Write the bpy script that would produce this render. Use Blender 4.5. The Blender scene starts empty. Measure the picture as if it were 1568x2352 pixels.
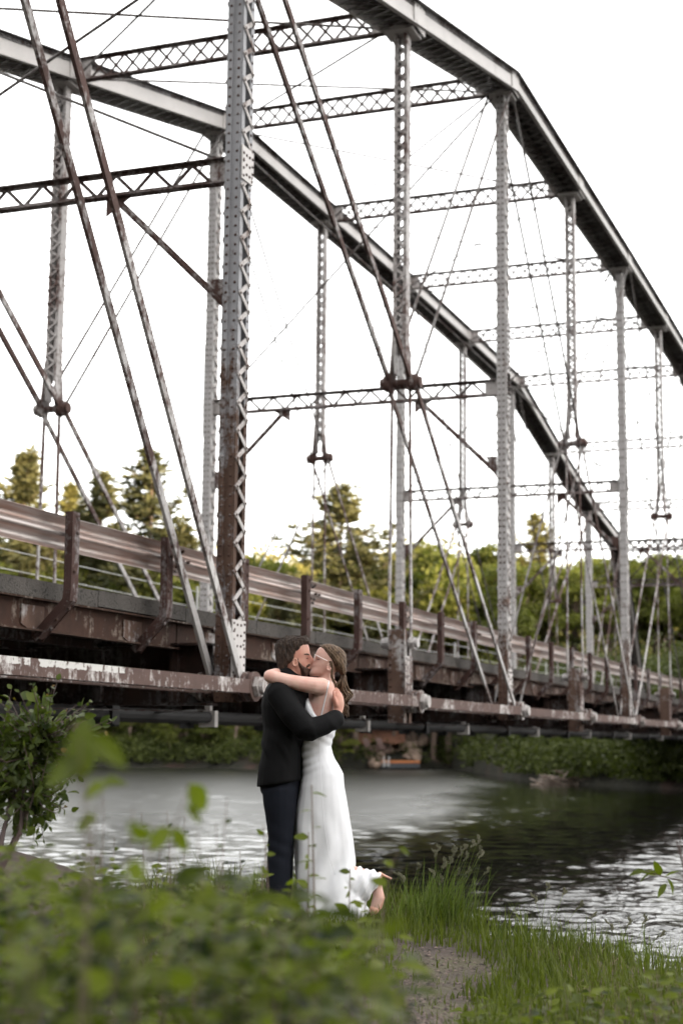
import bpy, bmesh, math, random
import numpy as np
from mathutils import Vector, Matrix

# ------------------------------------------------------------------ camera, sky, sun, exposure
scene = bpy.context.scene
col = scene.collection
R = math.radians
random.seed(7)
rng = np.random.default_rng(11)

CAM = np.array([-15.006, -6.916, -0.564])
YAW, PITCH, ROLL = R(20.72), R(8.33), R(0.564)
FPX = 3618.3                       # focal length in pixels of a 1568 x 2352 frame
FW = np.array([math.cos(YAW)*math.cos(PITCH), math.sin(YAW)*math.cos(PITCH), math.sin(PITCH)])
_rt = np.array([math.sin(YAW), -math.cos(YAW), 0.0]); _up = np.cross(_rt, FW)
RT = math.cos(ROLL)*_rt + math.sin(ROLL)*_up
UP = -math.sin(ROLL)*_rt + math.cos(ROLL)*_up
FH = np.array([math.cos(YAW), math.sin(YAW), 0.0])     # level forward
RH = _rt                                              # level right

cam_data = bpy.data.cameras.new('camera')
cam = bpy.data.objects.new('camera', cam_data); col.objects.link(cam)
cam.matrix_world = Matrix(((RT[0], UP[0], -FW[0], CAM[0]), (RT[1], UP[1], -FW[1], CAM[1]),
                           (RT[2], UP[2], -FW[2], CAM[2]), (0, 0, 0, 1)))
cam_data.sensor_fit = 'VERTICAL'; cam_data.sensor_height = 36.0; cam_data.sensor_width = 24.0
cam_data.lens = 36.0*FPX/2352.0
cam_data.clip_start = 0.1; cam_data.clip_end = 2000.0
cam_data.dof.use_dof = True; cam_data.dof.focus_distance = 10.0; cam_data.dof.aperture_fstop = 2.2
scene.camera = cam

SUN_EL, SUN_AZ = R(8.5), R(246.0)     # azimuth measured from world +X, counter-clockwise, towards the sun
world = bpy.data.worlds.new('World'); scene.world = world; world.use_nodes = True
wn = world.node_tree; bgn = wn.nodes['Background']
sky = wn.nodes.new('ShaderNodeTexSky'); sky.sky_type = 'NISHITA'; sky.sun_disc = False
sky.sun_elevation = SUN_EL; sky.sun_rotation = R(90) - SUN_AZ
sky.dust_density = 2.0; sky.air_density = 1.0
hsv = wn.nodes.new('ShaderNodeHueSaturation'); hsv.inputs['Saturation'].default_value = 0.14
veil = wn.nodes.new('ShaderNodeMix'); veil.data_type = 'RGBA'; veil.inputs[0].default_value = .55      # thin even cloud veil over the whole sky
veil.inputs[7].default_value = (2.82, 2.76, 2.66, 1)
wn.links.new(sky.outputs[0], hsv.inputs['Color']); wn.links.new(hsv.outputs[0], veil.inputs[6]); wn.links.new(veil.outputs[2], bgn.inputs['Color'])
bgn.inputs['Strength'].default_value = 0.15

sd = bpy.data.lights.new('sun', 'SUN'); sun = bpy.data.objects.new('sun', sd); col.objects.link(sun)
sd.energy = 2.8; sd.angle = R(1.5); sd.color = (1.0, 0.76, 0.46)
sdir = Vector((math.cos(SUN_EL)*math.cos(SUN_AZ), math.cos(SUN_EL)*math.sin(SUN_AZ), math.sin(SUN_EL)))
sun.rotation_euler = sdir.to_track_quat('Z', 'Y').to_euler(); sun.location = (-30, -20, 30)

vs = scene.view_settings
vs.view_transform = 'Standard'; vs.look = 'None'; vs.exposure = 3.05; vs.gamma = 1.0; vs.use_curve_mapping = False
scene.cycles.max_bounces = 6; scene.cycles.transparent_max_bounces = 6
scene.cycles.diffuse_bounces = 3; scene.cycles.glossy_bounces = 3; scene.cycles.transmission_bounces = 4
scene.cycles.caustics_reflective = False; scene.cycles.caustics_refractive = False
scene.cycles.use_denoising = True

# ------------------------------------------------------------------ helpers
def at(u, v, d):
    """world point seen at pixel (u, v) of the 1568 x 2352 frame at depth d"""
    return CAM + d*(FW + RT*(u-784)/FPX - UP*(v-1176)/FPX)
def gp(s, t, h=0.0):
    """world point s metres ahead, t metres right and h metres above the camera"""
    p = CAM + s*FH + t*RH; p[2] = CAM[2] + h; return p
def st(p):
    d = np.asarray(p, float) - CAM; return d@FH, d@RH
def tag(o, label=None, cat=None, group=None, kind=None):
    if label: o['label'] = label
    if cat: o['category'] = cat
    if group: o['group'] = group
    if kind: o['kind'] = kind
    return o
def empty(name, loc=(0, 0, 0), rz=0.0):
    o = bpy.data.objects.new(name, None); col.objects.link(o); o.location = loc; o.rotation_euler = (0, 0, rz)
    o.empty_display_size = 0.2; return o
def adopt(o, parent):
    """parent o, keeping coordinates of o in world space (parents are only translated)"""
    o.parent = parent
    o.matrix_parent_inverse = Matrix.Translation(-Vector(parent.location)) if parent.type == 'EMPTY' else Matrix.Identity(4)
    return o
def mesh_np(name, V, F, smooth=False):
    me = bpy.data.meshes.new(name)
    V = np.asarray(V, np.float32).reshape(-1, 3)
    if isinstance(F, np.ndarray):
        n, k = F.shape
        me.vertices.add(len(V)); me.vertices.foreach_set('co', V.ravel())
        me.loops.add(n*k); me.loops.foreach_set('vertex_index', F.astype(np.int32).ravel())
        me.polygons.add(n); me.polygons.foreach_set('loop_start', np.arange(0, n*k, k, dtype=np.int32))
        me.update(calc_edges=True)
    else:
        me.from_pydata(V.tolist(), [], F)
    if smooth:
        me.polygons.foreach_set('use_smooth', np.ones(len(me.polygons), bool))
    me.update(); return me
def link(name, me, mat, parent=None, keep=True):
    o = bpy.data.objects.new(name, me); col.objects.link(o)
    if mat is not None and len(me.materials) == 0: me.materials.append(mat)
    if parent is not None:
        if keep: adopt(o, parent)
        else: o.parent = parent
    return o
def nrm(v): 
    v = np.asarray(v, float); return v/max(1e-9, np.linalg.norm(v))

class MB:
    """collects simple solids into one mesh"""
    def __init__(s): s.v = []; s.f = []
    def box(s, c, size):
        x, y, z = c; a, b, d = [q/2 for q in size]; n = len(s.v)
        s.v += [(x+i*a, y+j*b, z+k*d) for i in (-1, 1) for j in (-1, 1) for k in (-1, 1)]
        s.f += [tuple(n+q for q in r) for r in ((0,1,3,2),(4,6,7,5),(0,4,5,1),(2,3,7,6),(0,2,6,4),(1,5,7,3))]
        return s
    def bar(s, p, q, w, t, ref=(0, 0, 1)):
        """bar from p to q; w is its width along ref (made square to the bar), t its thickness"""
        p = np.asarray(p, float); q = np.asarray(q, float); d = nrm(q-p)
        r = np.asarray(ref, float); r = nrm(r-d*(r@d)); c = np.cross(d, r); n = len(s.v)
        for e in (p, q):
            for i, j in ((-1,-1),(1,-1),(1,1),(-1,1)): s.v.append(tuple(e + r*w/2*i + c*t/2*j))
        s.f += [tuple(n+k for k in r_) for r_ in ((3,2,1,0),(4,5,6,7),(0,1,5,4),(1,2,6,5),(2,3,7,6),(3,0,4,7))]
        return s
    def tube(s, pts, rad, k=6, cap=True):
        pts = [np.asarray(p, float) for p in pts]
        rads = rad if hasattr(rad, '__len__') else [rad]*len(pts)
        prev = None; n0 = len(s.v)
        for i, p in enumerate(pts):
            d = nrm(pts[min(i+1, len(pts)-1)] - pts[max(i-1, 0)])
            if prev is None:
                a = np.array([0, 0, 1.0]) if abs(d[2]) < .9 else np.array([1.0, 0, 0])
                prev = nrm(np.cross(d, a))
            u = nrm(prev - d*(prev@d)); w = np.cross(d, u); prev = u
            for j in range(k):
                an = 2*math.pi*j/k; s.v.append(tuple(p + rads[i]*(u*math.cos(an)+w*math.sin(an))))
        for i in range(len(pts)-1):
            for j in range(k):
                a = n0+i*k+j; b = n0+i*k+(j+1) % k; s.f.append((a, b, b+k, a+k))
        if cap:
            s.f.append(tuple(n0+j for j in range(k))[::-1]); m = n0+(len(pts)-1)*k; s.f.append(tuple(m+j for j in range(k)))
        return s
    def disc(s, c, axis, r, th, k=14):
        c = np.asarray(c, float); a = nrm(axis)*th/2
        return s.tube([c-a, c+a], r, k)
    def prism(s, poly, vec):
        """polygon (list of 3-D points) extruded by vec"""
        n = len(s.v); m = len(poly); vec = np.asarray(vec, float)
        s.v += [tuple(np.asarray(p, float)) for p in poly] + [tuple(np.asarray(p, float)+vec) for p in poly]
        s.f += [tuple(range(n, n+m))[::-1], tuple(range(n+m, n+2*m))]
        s.f += [(n+i, n+(i+1) % m, n+m+(i+1) % m, n+m+i) for i in range(m)]
        return s
    def add(s, V, F):
        n = len(s.v); s.v += [tuple(p) for p in V]; s.f += [tuple(n+i for i in f) for f in F]; return s
    def mesh(s, name, smooth=False): return mesh_np(name, np.array(s.v), s.f, smooth)
    def build(s, name, mat, parent=None, smooth=False): return link(name, s.mesh(name, smooth), mat, parent)

# ------------------------------------------------------------------ materials
def new_mat(name):
    m = bpy.data.materials.new(name); m.use_nodes = True
    nt = m.node_tree; b = nt.nodes['Principled BSDF']; return m, nt, b
def N(nt, typ, **kw):
    n = nt.nodes.new(typ)
    for k, v in kw.items(): setattr(n, k, v)
    return n
def noise(nt, vec, scale, detail=4, rough=.55, dist=0.0):
    n = N(nt, 'ShaderNodeTexNoise'); n.inputs['Scale'].default_value = scale; n.inputs['Detail'].default_value = detail
    n.inputs['Roughness'].default_value = rough; n.inputs['Distortion'].default_value = dist
    if vec is not None: nt.links.new(vec, n.inputs['Vector'])
    return n.outputs['Fac']
def mapped(nt, vec, scale):
    m = N(nt, 'ShaderNodeMapping'); m.inputs['Scale'].default_value = scale; nt.links.new(vec, m.inputs['Vector']); return m.outputs[0]
def ramp(nt, fac, stops):
    r = N(nt, 'ShaderNodeValToRGB'); e = r.color_ramp.elements
    while len(e) < len(stops): e.new(0.5)
    for k, (p, c) in enumerate(stops): e[k].position = p; e[k].color = (*c, 1) if len(c) == 3 else c
    nt.links.new(fac, r.inputs[0]); return r.outputs[0]
def mix(nt, fac, a, b):
    m = N(nt, 'ShaderNodeMix', data_type='RGBA')
    for sock, val in ((m.inputs[0], fac), (m.inputs[6], a), (m.inputs[7], b)):
        if hasattr(val, 'is_linked'): nt.links.new(val, sock)
        elif isinstance(val, (int, float)): sock.default_value = val
        else: sock.default_value = (*val, 1)
    return m.outputs[2]
def math_n(nt, op, a, b=None, c=None):
    m = N(nt, 'ShaderNodeMath', operation=op)
    for k, val in enumerate((a, b, c)):
        if val is None: continue
        if hasattr(val, 'is_linked'): nt.links.new(val, m.inputs[k])
        else: m.inputs[k].default_value = val
    return m.outputs[0]
def bump(nt, b, h, strength=.3, dist=.02):
    n = N(nt, 'ShaderNodeBump'); n.inputs['Strength'].default_value = strength; n.inputs['Distance'].default_value = dist
    nt.links.new(h, n.inputs['Height']); nt.links.new(n.outputs[0], b.inputs['Normal'])
def pos(nt): return N(nt, 'ShaderNodeNewGeometry').outputs['Position']
def objc(nt): return N(nt, 'ShaderNodeTexCoord').outputs['Object']

def steel(name, paint, rustA, rustB, cover, low=0.0, lowz=2.5, streak=True, rough=.62):
    """weathered painted steel: paint broken by rust patches; low adds rust near the salted deck"""
    paint, rustA, rustB = [tuple(c*k for c in q) for q, k in ((paint, .80), (rustA, .66), (rustB, .70))]
    m, nt, b = new_mat(name); p = pos(nt)
    big = noise(nt, p, 1.7, 5, .6); fine = noise(nt, p, 16, 6, .7); spk = noise(nt, p, 70, 3, .6)
    st_ = noise(nt, mapped(nt, p, (9, 9, .9)), 1.6, 4, .6)
    f = math_n(nt, 'ADD', math_n(nt, 'MULTIPLY', big, .45), math_n(nt, 'MULTIPLY', fine, .3))
    f = math_n(nt, 'ADD', f, math_n(nt, 'MULTIPLY', st_ if streak else fine, .25))
    if low:
        sp = N(nt, 'ShaderNodeSeparateXYZ'); nt.links.new(p, sp.inputs[0])
        g = N(nt, 'ShaderNodeMapRange'); g.inputs['From Min'].default_value = lowz+1.6; g.inputs['From Max'].default_value = lowz-1.6
        g.inputs['To Min'].default_value = 0; g.inputs['To Max'].default_value = low; nt.links.new(sp.outputs[2], g.inputs[0])
        f = math_n(nt, 'ADD', f, g.outputs[0])
    f = math_n(nt, 'ADD', f, cover-.5)
    k = ramp(nt, f, [(.47, (0, 0, 0)), (.56, (1, 1, 1))])
    sp2 = ramp(nt, spk, [(.62, (0, 0, 0)), (.7, (1, 1, 1))])
    k = math_n(nt, 'MAXIMUM', k, math_n(nt, 'MULTIPLY', sp2, .55))
    rust = mix(nt, noise(nt, p, 6, 5, .65), rustA, rustB)
    pt = mix(nt, noise(nt, p, 2.3, 3, .5), tuple(c*.8 for c in paint), tuple(min(1, c*1.18) for c in paint))
    nt.links.new(mix(nt, k, pt, rust), b.inputs['Base Color'])
    rr = N(nt, 'ShaderNodeMapRange'); rr.inputs['To Min'].default_value = rough-.14; rr.inputs['To Max'].default_value = .9
    nt.links.new(k, rr.inputs[0]); nt.links.new(rr.outputs[0], b.inputs['Roughness'])
    b.inputs['Specular IOR Level'].default_value = .35
    bump(nt, b, math_n(nt, 'ADD', math_n(nt, 'MULTIPLY', k, .6), fine), .35, .006)
    return m
RUST_D, RUST_M, RUST_O = (.035, .017, .012), (.115, .055, .042), (.24, .085, .035)
M = {}
M['post'] = steel('painted_steel_post', (.40, .385, .38), (.060, .034, .026), (.19, .115, .085), .40, low=.20, lowz=1.6)
M['rustpost'] = steel('rust_stained_post', (.27, .27, .285), (.040, .022, .016), (.14, .078, .052), .37, low=.205, lowz=3.8)
M['white'] = steel('pale_painted_steel', (.56, .53, .515), (.10, .06, .045), (.28, .18, .14), .38)
M['lace'] = steel('pale_lacing_steel', (.44, .41, .395), (.08, .05, .04), (.22, .14, .115), .47)
M['strut'] = steel('worn_strut_steel', (.24, .21, .205), (.035, .021, .018), (.12, .068, .058), .53)
M['hanger'] = steel('grey_hanger_steel', (.40, .375, .365), (.055, .032, .027), (.17, .10, .085), .48)
M['strutlace'] = steel('dark_strut_lacing', (.12, .105, .10), (.022, .014, .012), (.075, .042, .036), .53)
M['bar'] = steel('rusty_bar_steel', (.46, .44, .43), (.050, .028, .024), (.14, .078, .066), .56, low=-.09, lowz=2.4)
M['eye'] = steel('rusty_eyebar_steel', (.60, .57, .55), (.085, .052, .044), (.165, .105, .09), .575)
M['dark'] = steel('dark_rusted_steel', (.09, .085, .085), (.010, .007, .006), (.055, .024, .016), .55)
M['stringer'] = steel('flaking_stringer_steel', (.26, .21, .17), (.008, .006, .005), (.085, .034, .018), .585)
M['rod'] = steel('thin_rod_steel', (.13, .12, .115), (.025, .016, .013), (.08, .046, .038), .5)
M['rivet'] = steel('rivet_steel', (.22, .20, .20), (.03, .018, .014), (.10, .05, .035), .55)
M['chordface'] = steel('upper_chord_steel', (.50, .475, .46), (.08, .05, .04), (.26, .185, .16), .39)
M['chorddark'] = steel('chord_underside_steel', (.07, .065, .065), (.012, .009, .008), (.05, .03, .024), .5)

m, nt, b = new_mat('old_concrete'); p = pos(nt); M['concrete'] = m
c1 = mix(nt, noise(nt, p, 3, 5, .6), (.022, .019, .017), (.088, .078, .069)); pits = ramp(nt, noise(nt, p, 38, 3, .6), [(.33, (0, 0, 0)), (.42, (1, 1, 1))])
nt.links.new(mix(nt, pits, (.02, .018, .016), c1), b.inputs['Base Color']); b.inputs['Roughness'].default_value = .92
bump(nt, b, math_n(nt, 'ADD', noise(nt, p, 60, 4), pits), .8, .012)

m, nt, b = new_mat('weathered_guardrail'); p = pos(nt); M['rail'] = m
k = noise(nt, mapped(nt, p, (.5, 6, 6)), 2.4, 5, .6)
nt.links.new(mix(nt, ramp(nt, k, [(.38, (0, 0, 0)), (.62, (1, 1, 1))]), (.36, .32, .305), (.25, .165, .135)), b.inputs['Base Color'])
b.inputs['Metallic'].default_value = .6; b.inputs['Roughness'].default_value = .38
bump(nt, b, noise(nt, mapped(nt, p, (2, 40, 40)), 3, 3), .12, .004)
M['railpost'] = steel('rusted_guardrail_post', (.22, .20, .20), (.030, .015, .012), (.095, .046, .037), .56)
m, nt, b = new_mat('black_pipe'); M['pipe'] = m; b.inputs['Base Color'].default_value = (.012, .011, .011, 1); b.inputs['Roughness'].default_value = .7
m, nt, b = new_mat('galvanised_wire'); M['wire'] = m; b.inputs['Base Color'].default_value = (.45, .45, .43, 1); b.inputs['Roughness'].default_value = .5

# lower chord bar that still carries long flakes of white paint along its upper half
M['eyepaint'] = M['eye'].copy(); M['eyepaint'].name = 'flaked_white_eyebar'; nt = M['eyepaint'].node_tree; b = nt.nodes['Principled BSDF']; p = pos(nt)
sp = N(nt, 'ShaderNodeSeparateXYZ'); nt.links.new(p, sp.inputs[0])
gx = N(nt, 'ShaderNodeMapRange'); gx.inputs['From Min'].default_value = -1.7; gx.inputs['From Max'].default_value = -2.9; nt.links.new(sp.outputs[0], gx.inputs[0])
gz = N(nt, 'ShaderNodeMapRange'); gz.inputs['From Min'].default_value = -.035; gz.inputs['From Max'].default_value = .02; nt.links.new(sp.outputs[2], gz.inputs[0])
fl = math_n(nt, 'ADD', math_n(nt, 'MULTIPLY', noise(nt, mapped(nt, p, (6, 6, 1.5)), 1.5, 5, .65), .8), math_n(nt, 'MULTIPLY', noise(nt, p, 22, 4), .35))
fl = math_n(nt, 'MULTIPLY', math_n(nt, 'MULTIPLY', gx.outputs[0], gz.outputs[0]), fl); fl = ramp(nt, fl, [(.53, (0, 0, 0)), (.58, (1, 1, 1))])
old = b.inputs['Base Color'].links[0].from_socket; nt.links.new(mix(nt, fl, old, (.50, .49, .47)), b.inputs['Base Color'])
# ------------------------------------------------------------------ the bridge: a pin-connected through truss
P = 5.6; W = 5.64
XS = {i: P*i for i in range(-2, 12)}; XS[8] = 45.4; XS[9] = 51.2; XS[10] = 57.0; XS[11] = 62.8; XS[-2] = -11.2
UZ = {-1: 7.9, 0: 8.6, 1: 9.9, 2: 11.2, 3: 11.2, 4: 11.2, 5: 11.15, 6: 11.05, 7: 9.85, 8: 8.65, 9: 7.9}
MZ = {1: 4.46, 3: 5.63, 5: 5.65, 7: 4.42}
SZ = 5.62
PWD = {0: (.165, .28), 2: (.142, .22), 4: (.142, .22), 6: (.142, .22), 8: (.20, .24)}     # post width and depth
bridge = empty('truss_bridge', (0, W/2, -0.4))
tag(bridge, 'old rusty riveted steel through truss bridge crossing the river behind the couple', 'bridge')
rv = MB(); rv.add([(0, 0, .013)] + [(.011*math.cos(a), .011*math.sin(a), .009) for a in np.arange(6)*math.pi/3]
                  + [(.017*math.cos(a), .017*math.sin(a), 0) for a in np.arange(6)*math.pi/3],
                  [(0, 1+i, 1+(i+1) % 6) for i in range(6)] + [(1+i, 7+i, 7+(i+1) % 6, 1+(i+1) % 6) for i in range(6)])
RIV = rv.mesh('rivet', True); RIV.materials.append(M['rivet']); RIVV = np.array(rv.v); RIVF = rv.f
ROT = {'-x': Matrix.Rotation(R(-90), 4, 'Y'), '-y': Matrix.Rotation(R(90), 4, 'X'), '+y': Matrix.Rotation(R(-90), 4, 'X'), '+x': Matrix.Rotation(R(90), 4, 'Y')}
def rivets(points, d, parent, single, acc):
    for p in points:
        if single:
            o = bpy.data.objects.new('rivet', RIV); col.objects.link(o); o.parent = parent; o.matrix_basis = Matrix.Translation(p) @ ROT[d]
        else:
            r = np.array(ROT[d])[:3, :3]; acc.add((RIVV*1.15)@r.T + np.asarray(p), RIVF)

def lacing(parent, pts, w, t, ref, single, acc, mat=None):
    """pts: zig-zag nodes; consecutive nodes are joined by flat bars, alternately in front and behind"""
    for k in range(len(pts)-1):
        p, q = np.asarray(pts[k], float), np.asarray(pts[k+1], float); d = nrm(q-p); off = nrm(np.asarray(ref, float))*(t*.5+.001 if k % 2 else -t*.5-.001)
        wref = np.cross(nrm(ref), d); p = p-d*.03+off; q = q+d*.03+off
        if single:
            MB().bar(p, q, w, t, wref).build('lacing_bar', mat or M['lace'], parent)
        else: acc.bar(p, q, w, t, wref)

def laced_post(x, y, z0, z1, out, single, wide=.20, deep=.28, pitch=.15, face=M['post'], rz=None, name='post'):
    """two built-up channels facing along the bridge, laced across the faces square to it; out = -1 near truss, +1 far truss"""
    b_ = MB()
    for sx in (-1, 1):
        xw = x+sx*deep/2
        b_.box((xw, y, (z0+z1)/2), (.012, wide, z1-z0))
        for sy in (-1, 1):
            b_.box((xw+sx*.011, y+sy*(wide/2-.03), (z0+z1)/2), (.011, .062, z1-z0))        # angle leg on the web
            b_.box((xw-sx*.034, y+sy*(wide/2+.0065), (z0+z1)/2), (.08, .012, z1-z0))       # angle leg on the side
    o = b_.build(name, face, bridge)
    acc, racc = MB(), MB()
    for sy in (-1, 1):
        n = int((z1-z0-.5)/pitch); pts = [(x+(deep/2-.03)*(1 if k % 2 else -1), y+sy*(wide/2+.017), z0+.45+k*pitch) for k in range(n)]
        lacing(o, pts, .052, .010, (0, sy, 0), single and sy == out, acc)
        rivets([(q[0], q[1]+sy*.008, q[2]) for q in pts], '-y' if sy < 0 else '+y', o, False, racc)
    if acc.v: tag(acc.build('lacing', M['lace'], o), kind='stuff')
    zz = np.arange(z0+.05, z1, .105 if rz is None else rz)
    for sy in (-1, 1):
        rivets([(x-deep/2-.0165, y+sy*(wide/2-.032), z) for z in zz], '-x', o, single, racc)
    rivets([(x+deep/2-.04, y-out*-1*(wide/2+.0125), z+.05) for z in zz], '-y' if out < 0 else '+y', o, False, racc)
    if racc.v: tag(racc.build('rivets', M['rivet'], o), kind='stuff')
    return o

def batten(o, x, y, z0, z1, out, w=.33, wide=.20, mat=None, cols=4, single=False):
    pl = MB().box((x, y+out*(wide/2+.024), (z0+z1)/2), (w, .014, z1-z0)).build('batten_plate', mat or M['white'], o)
    acc = MB(); pts = []
    for c in range(cols):
        for k, z in enumerate(np.arange(z0+.04, z1-.02, .085 if c in (0, cols-1) else .11)):
            pts.append((x-w/2+.035+(w-.07)*c/(cols-1), y+out*(wide/2+.031), z+(0 if c in (0, cols-1) else .03)))
    for p_ in pts:
        if single:
            r_ = bpy.data.objects.new('rivet', RIV); col.objects.link(r_); r_.parent = o; r_.matrix_basis = Matrix.Translation(p_) @ ROT['-y' if out < 0 else '+y']
        else: rivets([p_], '-y' if out < 0 else '+y', o, False, acc)
    if acc.v: tag(acc.build('rivets', M['rivet'], o), kind='stuff')

def eyebar(p, q, w, t, mat, name='diagonal_eyebar', eye=.13):
    b_ = MB().bar(p, q, w, t, np.cross(nrm(np.asarray(q, float)-np.asarray(p, float)), (0, 1, 0)))
    for e in (p, q):
        if eye: b_.disc(e, (0, 1, 0), eye, t+.004, 16)
    return b_.build(name, mat, bridge)
def rod(p, q, r, name='tie_rod', tb=None):
    p, q = np.asarray(p, float), np.asarray(q, float)
    o = MB().tube([p, q], r, 6).build(name, M['rod'], bridge)
    if tb is not None:
        c = p+(q-p)*tb; d = nrm(q-p); a = nrm(np.cross(d, (0, 1, .2)))
        k = MB()
        for s_ in (-1, 1): k.bar(c-d*.11+a*s_*.02, c+d*.11+a*s_*.02, .010, .016, a)
        k.bar(c-d*.14, c-d*.10, .05, .022, a).bar(c+d*.10, c+d*.14, .05, .022, a)
        k.build('turnbuckle', M['rod'], o)
    return o
def pin(x, y, z, half, r=.065, nut=.10):
    b_ = MB().tube([(x, y-half, z), (x, y+half, z)], r*.8, 12)
    for s_ in (-1, 1):
        b_.disc((x, y+s_*(half-.05), z), (0, 1, 0), nut, .05, 6); b_.disc((x, y+s_*(half-.005), z), (0, 1, 0), nut*.72, .06, 12)
    return b_.build('pin', M['lace'] if z < .5 else M['bar'], bridge, False)

for side, y0, out in (('near', 0.0, -1), ('far', W, 1)):
    near = side == 'near'
    # upper chord and end posts
    segs = [(-2, -1), (-1, 0), (0, 1), (1, 2), (2, 3), (3, 4), (4, 5), (5, 6), (6, 7), (7, 8), (8, 9), (9, 10)]
    for i, j in segs:
        za = 0.0 if i == -2 else UZ[i]; zb = 0.0 if j == 10 else UZ[j]
        a = np.array([XS[i], y0, za]); c = np.array([XS[j], y0, zb]); d = nrm(c-a); n = np.cross(d, (0, -1, 0)); n = n if n[2] > 0 else -n
        L = np.linalg.norm(c-a); b_ = MB(); cw = .24
        for sy in (-1, 1):
            b_.bar(a+np.array([0, sy*cw, 0]), c+np.array([0, sy*cw, 0]), .34, .014, n)
            b_.bar(a+np.array([0, sy*(cw+.035), 0])-n*.165, c+np.array([0, sy*(cw+.035), 0])-n*.165, .012, .075, n)
        o = b_.build('upper_chord' if i >= -1 and j <= 9 else 'end_post', M['chordface'], bridge)
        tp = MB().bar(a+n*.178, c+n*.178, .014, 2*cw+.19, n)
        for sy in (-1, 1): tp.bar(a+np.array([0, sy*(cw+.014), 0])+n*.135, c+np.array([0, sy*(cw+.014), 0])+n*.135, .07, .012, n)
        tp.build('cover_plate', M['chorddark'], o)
        lc = MB(); k = int(L/.32)
        for q in range(k):
            for s_ in (-1, 1):
                p1 = a+d*(L*q/k)+np.array([0, -s_*cw, 0])-n*(.178+.006*s_); p2 = a+d*(L*(q+1)/k)+np.array([0, s_*cw, 0])-n*(.178+.006*s_)
                lc.bar(p1, p2, .05, .009, np.cross(n, p2-p1))
        tag(lc.build('chord_lacing', M['rod'], o), kind='stuff')
        ra = MB()
        if -1 <= i <= 3 and near or (not near and 0 <= i <= 3):
            for q in np.arange(.06, L, .13):
                pp = a+d*q+np.array([0, -(cw+.021), 0])+n*.135; ra.add(RIVV@np.array(ROT['-y'])[:3, :3].T*1.1+pp, RIVF)
            tag(ra.build('rivets', M['rivet'], o), kind='stuff')
    for i in range(-1, 10):          # dark gusset and pin plate where the chord segments meet
        g = MB()
        for sy in (-1, 1): g.box((XS[i], y0+sy*.257, UZ[i]-.02), (.50, .012, .40))
        g.box((XS[i], y0, UZ[i]-.225), (.46, .42, .06))
        g.build('gusset_plate', M['chordface'] if i % 2 == 0 else M['chordface'], bridge)
    # posts
    for i in (0, 2, 4, 6, 8):
        o = laced_post(XS[i], y0, -.16, UZ[i]-.16, out, near and i == 0, face=M['rustpost'] if near and i == 0 else M['post'], wide=PWD[i][0], deep=PWD[i][1], rz=None if i < 4 else .2, pitch=.15)
        batten(o, XS[i], y0, .02, .69, out, PWD[i][1]+.05, PWD[i][0], single=near and i == 0)
        batten(o, XS[i], y0, SZ-.16, SZ+.22, out, PWD[i][1]+.02, PWD[i][0])
        if not (near and i == 0): batten(o, XS[i], y0, SZ-.5, SZ+1.2, out, PWD[i][1], PWD[i][0], mat=M['post'])
    for i in (1, 3, 5, 7):
        # upper sub-post, laced on the faces along the bridge so daylight shows through
        zt, zm = UZ[i]-.18, MZ[i]
        b_ = MB()
        for sy in (-1, 1):
            pts = [(XS[i], y0+sy*.086, zt), (XS[i], y0+sy*.086, zm+.42), (XS[i], y0+sy*.07, zm+.12)]
            for p_, q_ in zip(pts[:-1], pts[1:]): b_.bar(p_, q_, .17, .022, (1, 0, 0))
            for sx in (-1, 1):
                b_.bar((XS[i]+sx*.085, y0+sy*.070, zt), (XS[i]+sx*.085, y0+sy*.070, zm+.42), .012, .042, (1, 0, 0))
        o = b_.build('hanger_post', M['hanger'], bridge)
        acc = MB()
        for sx in (-1, 1):
            n = int((zt-zm-.6)/.105)
            lacing(o, [(XS[i]+sx*.097, y0+.072*(1 if k % 2 else -1), zm+.5+k*.105) for k in range(n)], .034, .010, (sx, 0, 0), near and i == 1 and sx < 0, acc, M['hanger'])
        tag(acc.build('lacing', M['hanger'], o), kind='stuff')
        foot = MB()
        for sy in (-1, 1):
            foot.prism([(XS[i]-.10, y0+sy*.085, zm+.75), (XS[i]+.10, y0+sy*.085, zm+.75), (XS[i]+.13, y0+sy*.12, zm+.1), (XS[i]+.09, y0+sy*.13, zm-.12), (XS[i]-.09, y0+sy*.13, zm-.12), (XS[i]-.13, y0+sy*.12, zm+.1)], (0, .016, 0))
        foot.build('pin_plate', M['bar'], o)
        pin(XS[i], y0, zm, .27, .07, .115)
        # twin hanger bars to a riveted stub post at deck level
        for sy in (-1, 1): eyebar((XS[i], y0+sy*.13, zm), (XS[i], y0+sy*.16, .80), .055, .028, M['bar'], 'hanger_bar', .085)
        s_ = MB()
        for sx in (-1, 1):
            s_.box((XS[i]+sx*.14, y0, .345), (.014, .21, 1.27))
            for sy in (-1, 1): s_.box((XS[i]+sx*.10, y0+sy*.112, .345), (.10, .014, 1.27))
        o2 = s_.build('stub_post', M['post'], bridge); batten(o2, XS[i], y0, -.05, .62, out, w=.32, mat=M['eye'], cols=4)
        acc = MB(); rivets([(XS[i]-.148, y0+sy*.085, z) for sy in (-1, 1) for z in np.arange(-.2, .95, .1)], '-x', o2, False, acc); tag(acc.build('rivets', M['rivet'], o2), kind='stuff')
        pin(XS[i], y0, .80, .24, .05, .09)
    # diagonals
    def pair(p, q, w=.10, t=.036, gap=.165, mat=M['bar']):
        for s_ in (-1, 1): eyebar((p[0], y0+s_*gap, p[1]), (q[0], y0+s_*gap, q[1]), w, t, mat, eye=.12)
    def rods(p, q, r=.02, gap=.2, tb=None):
        for s_ in (-1, 1): rod((p[0], y0+s_*gap, p[1]), (q[0], y0+s_*gap, q[1]), r, 'counter_rod', tb)
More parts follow.
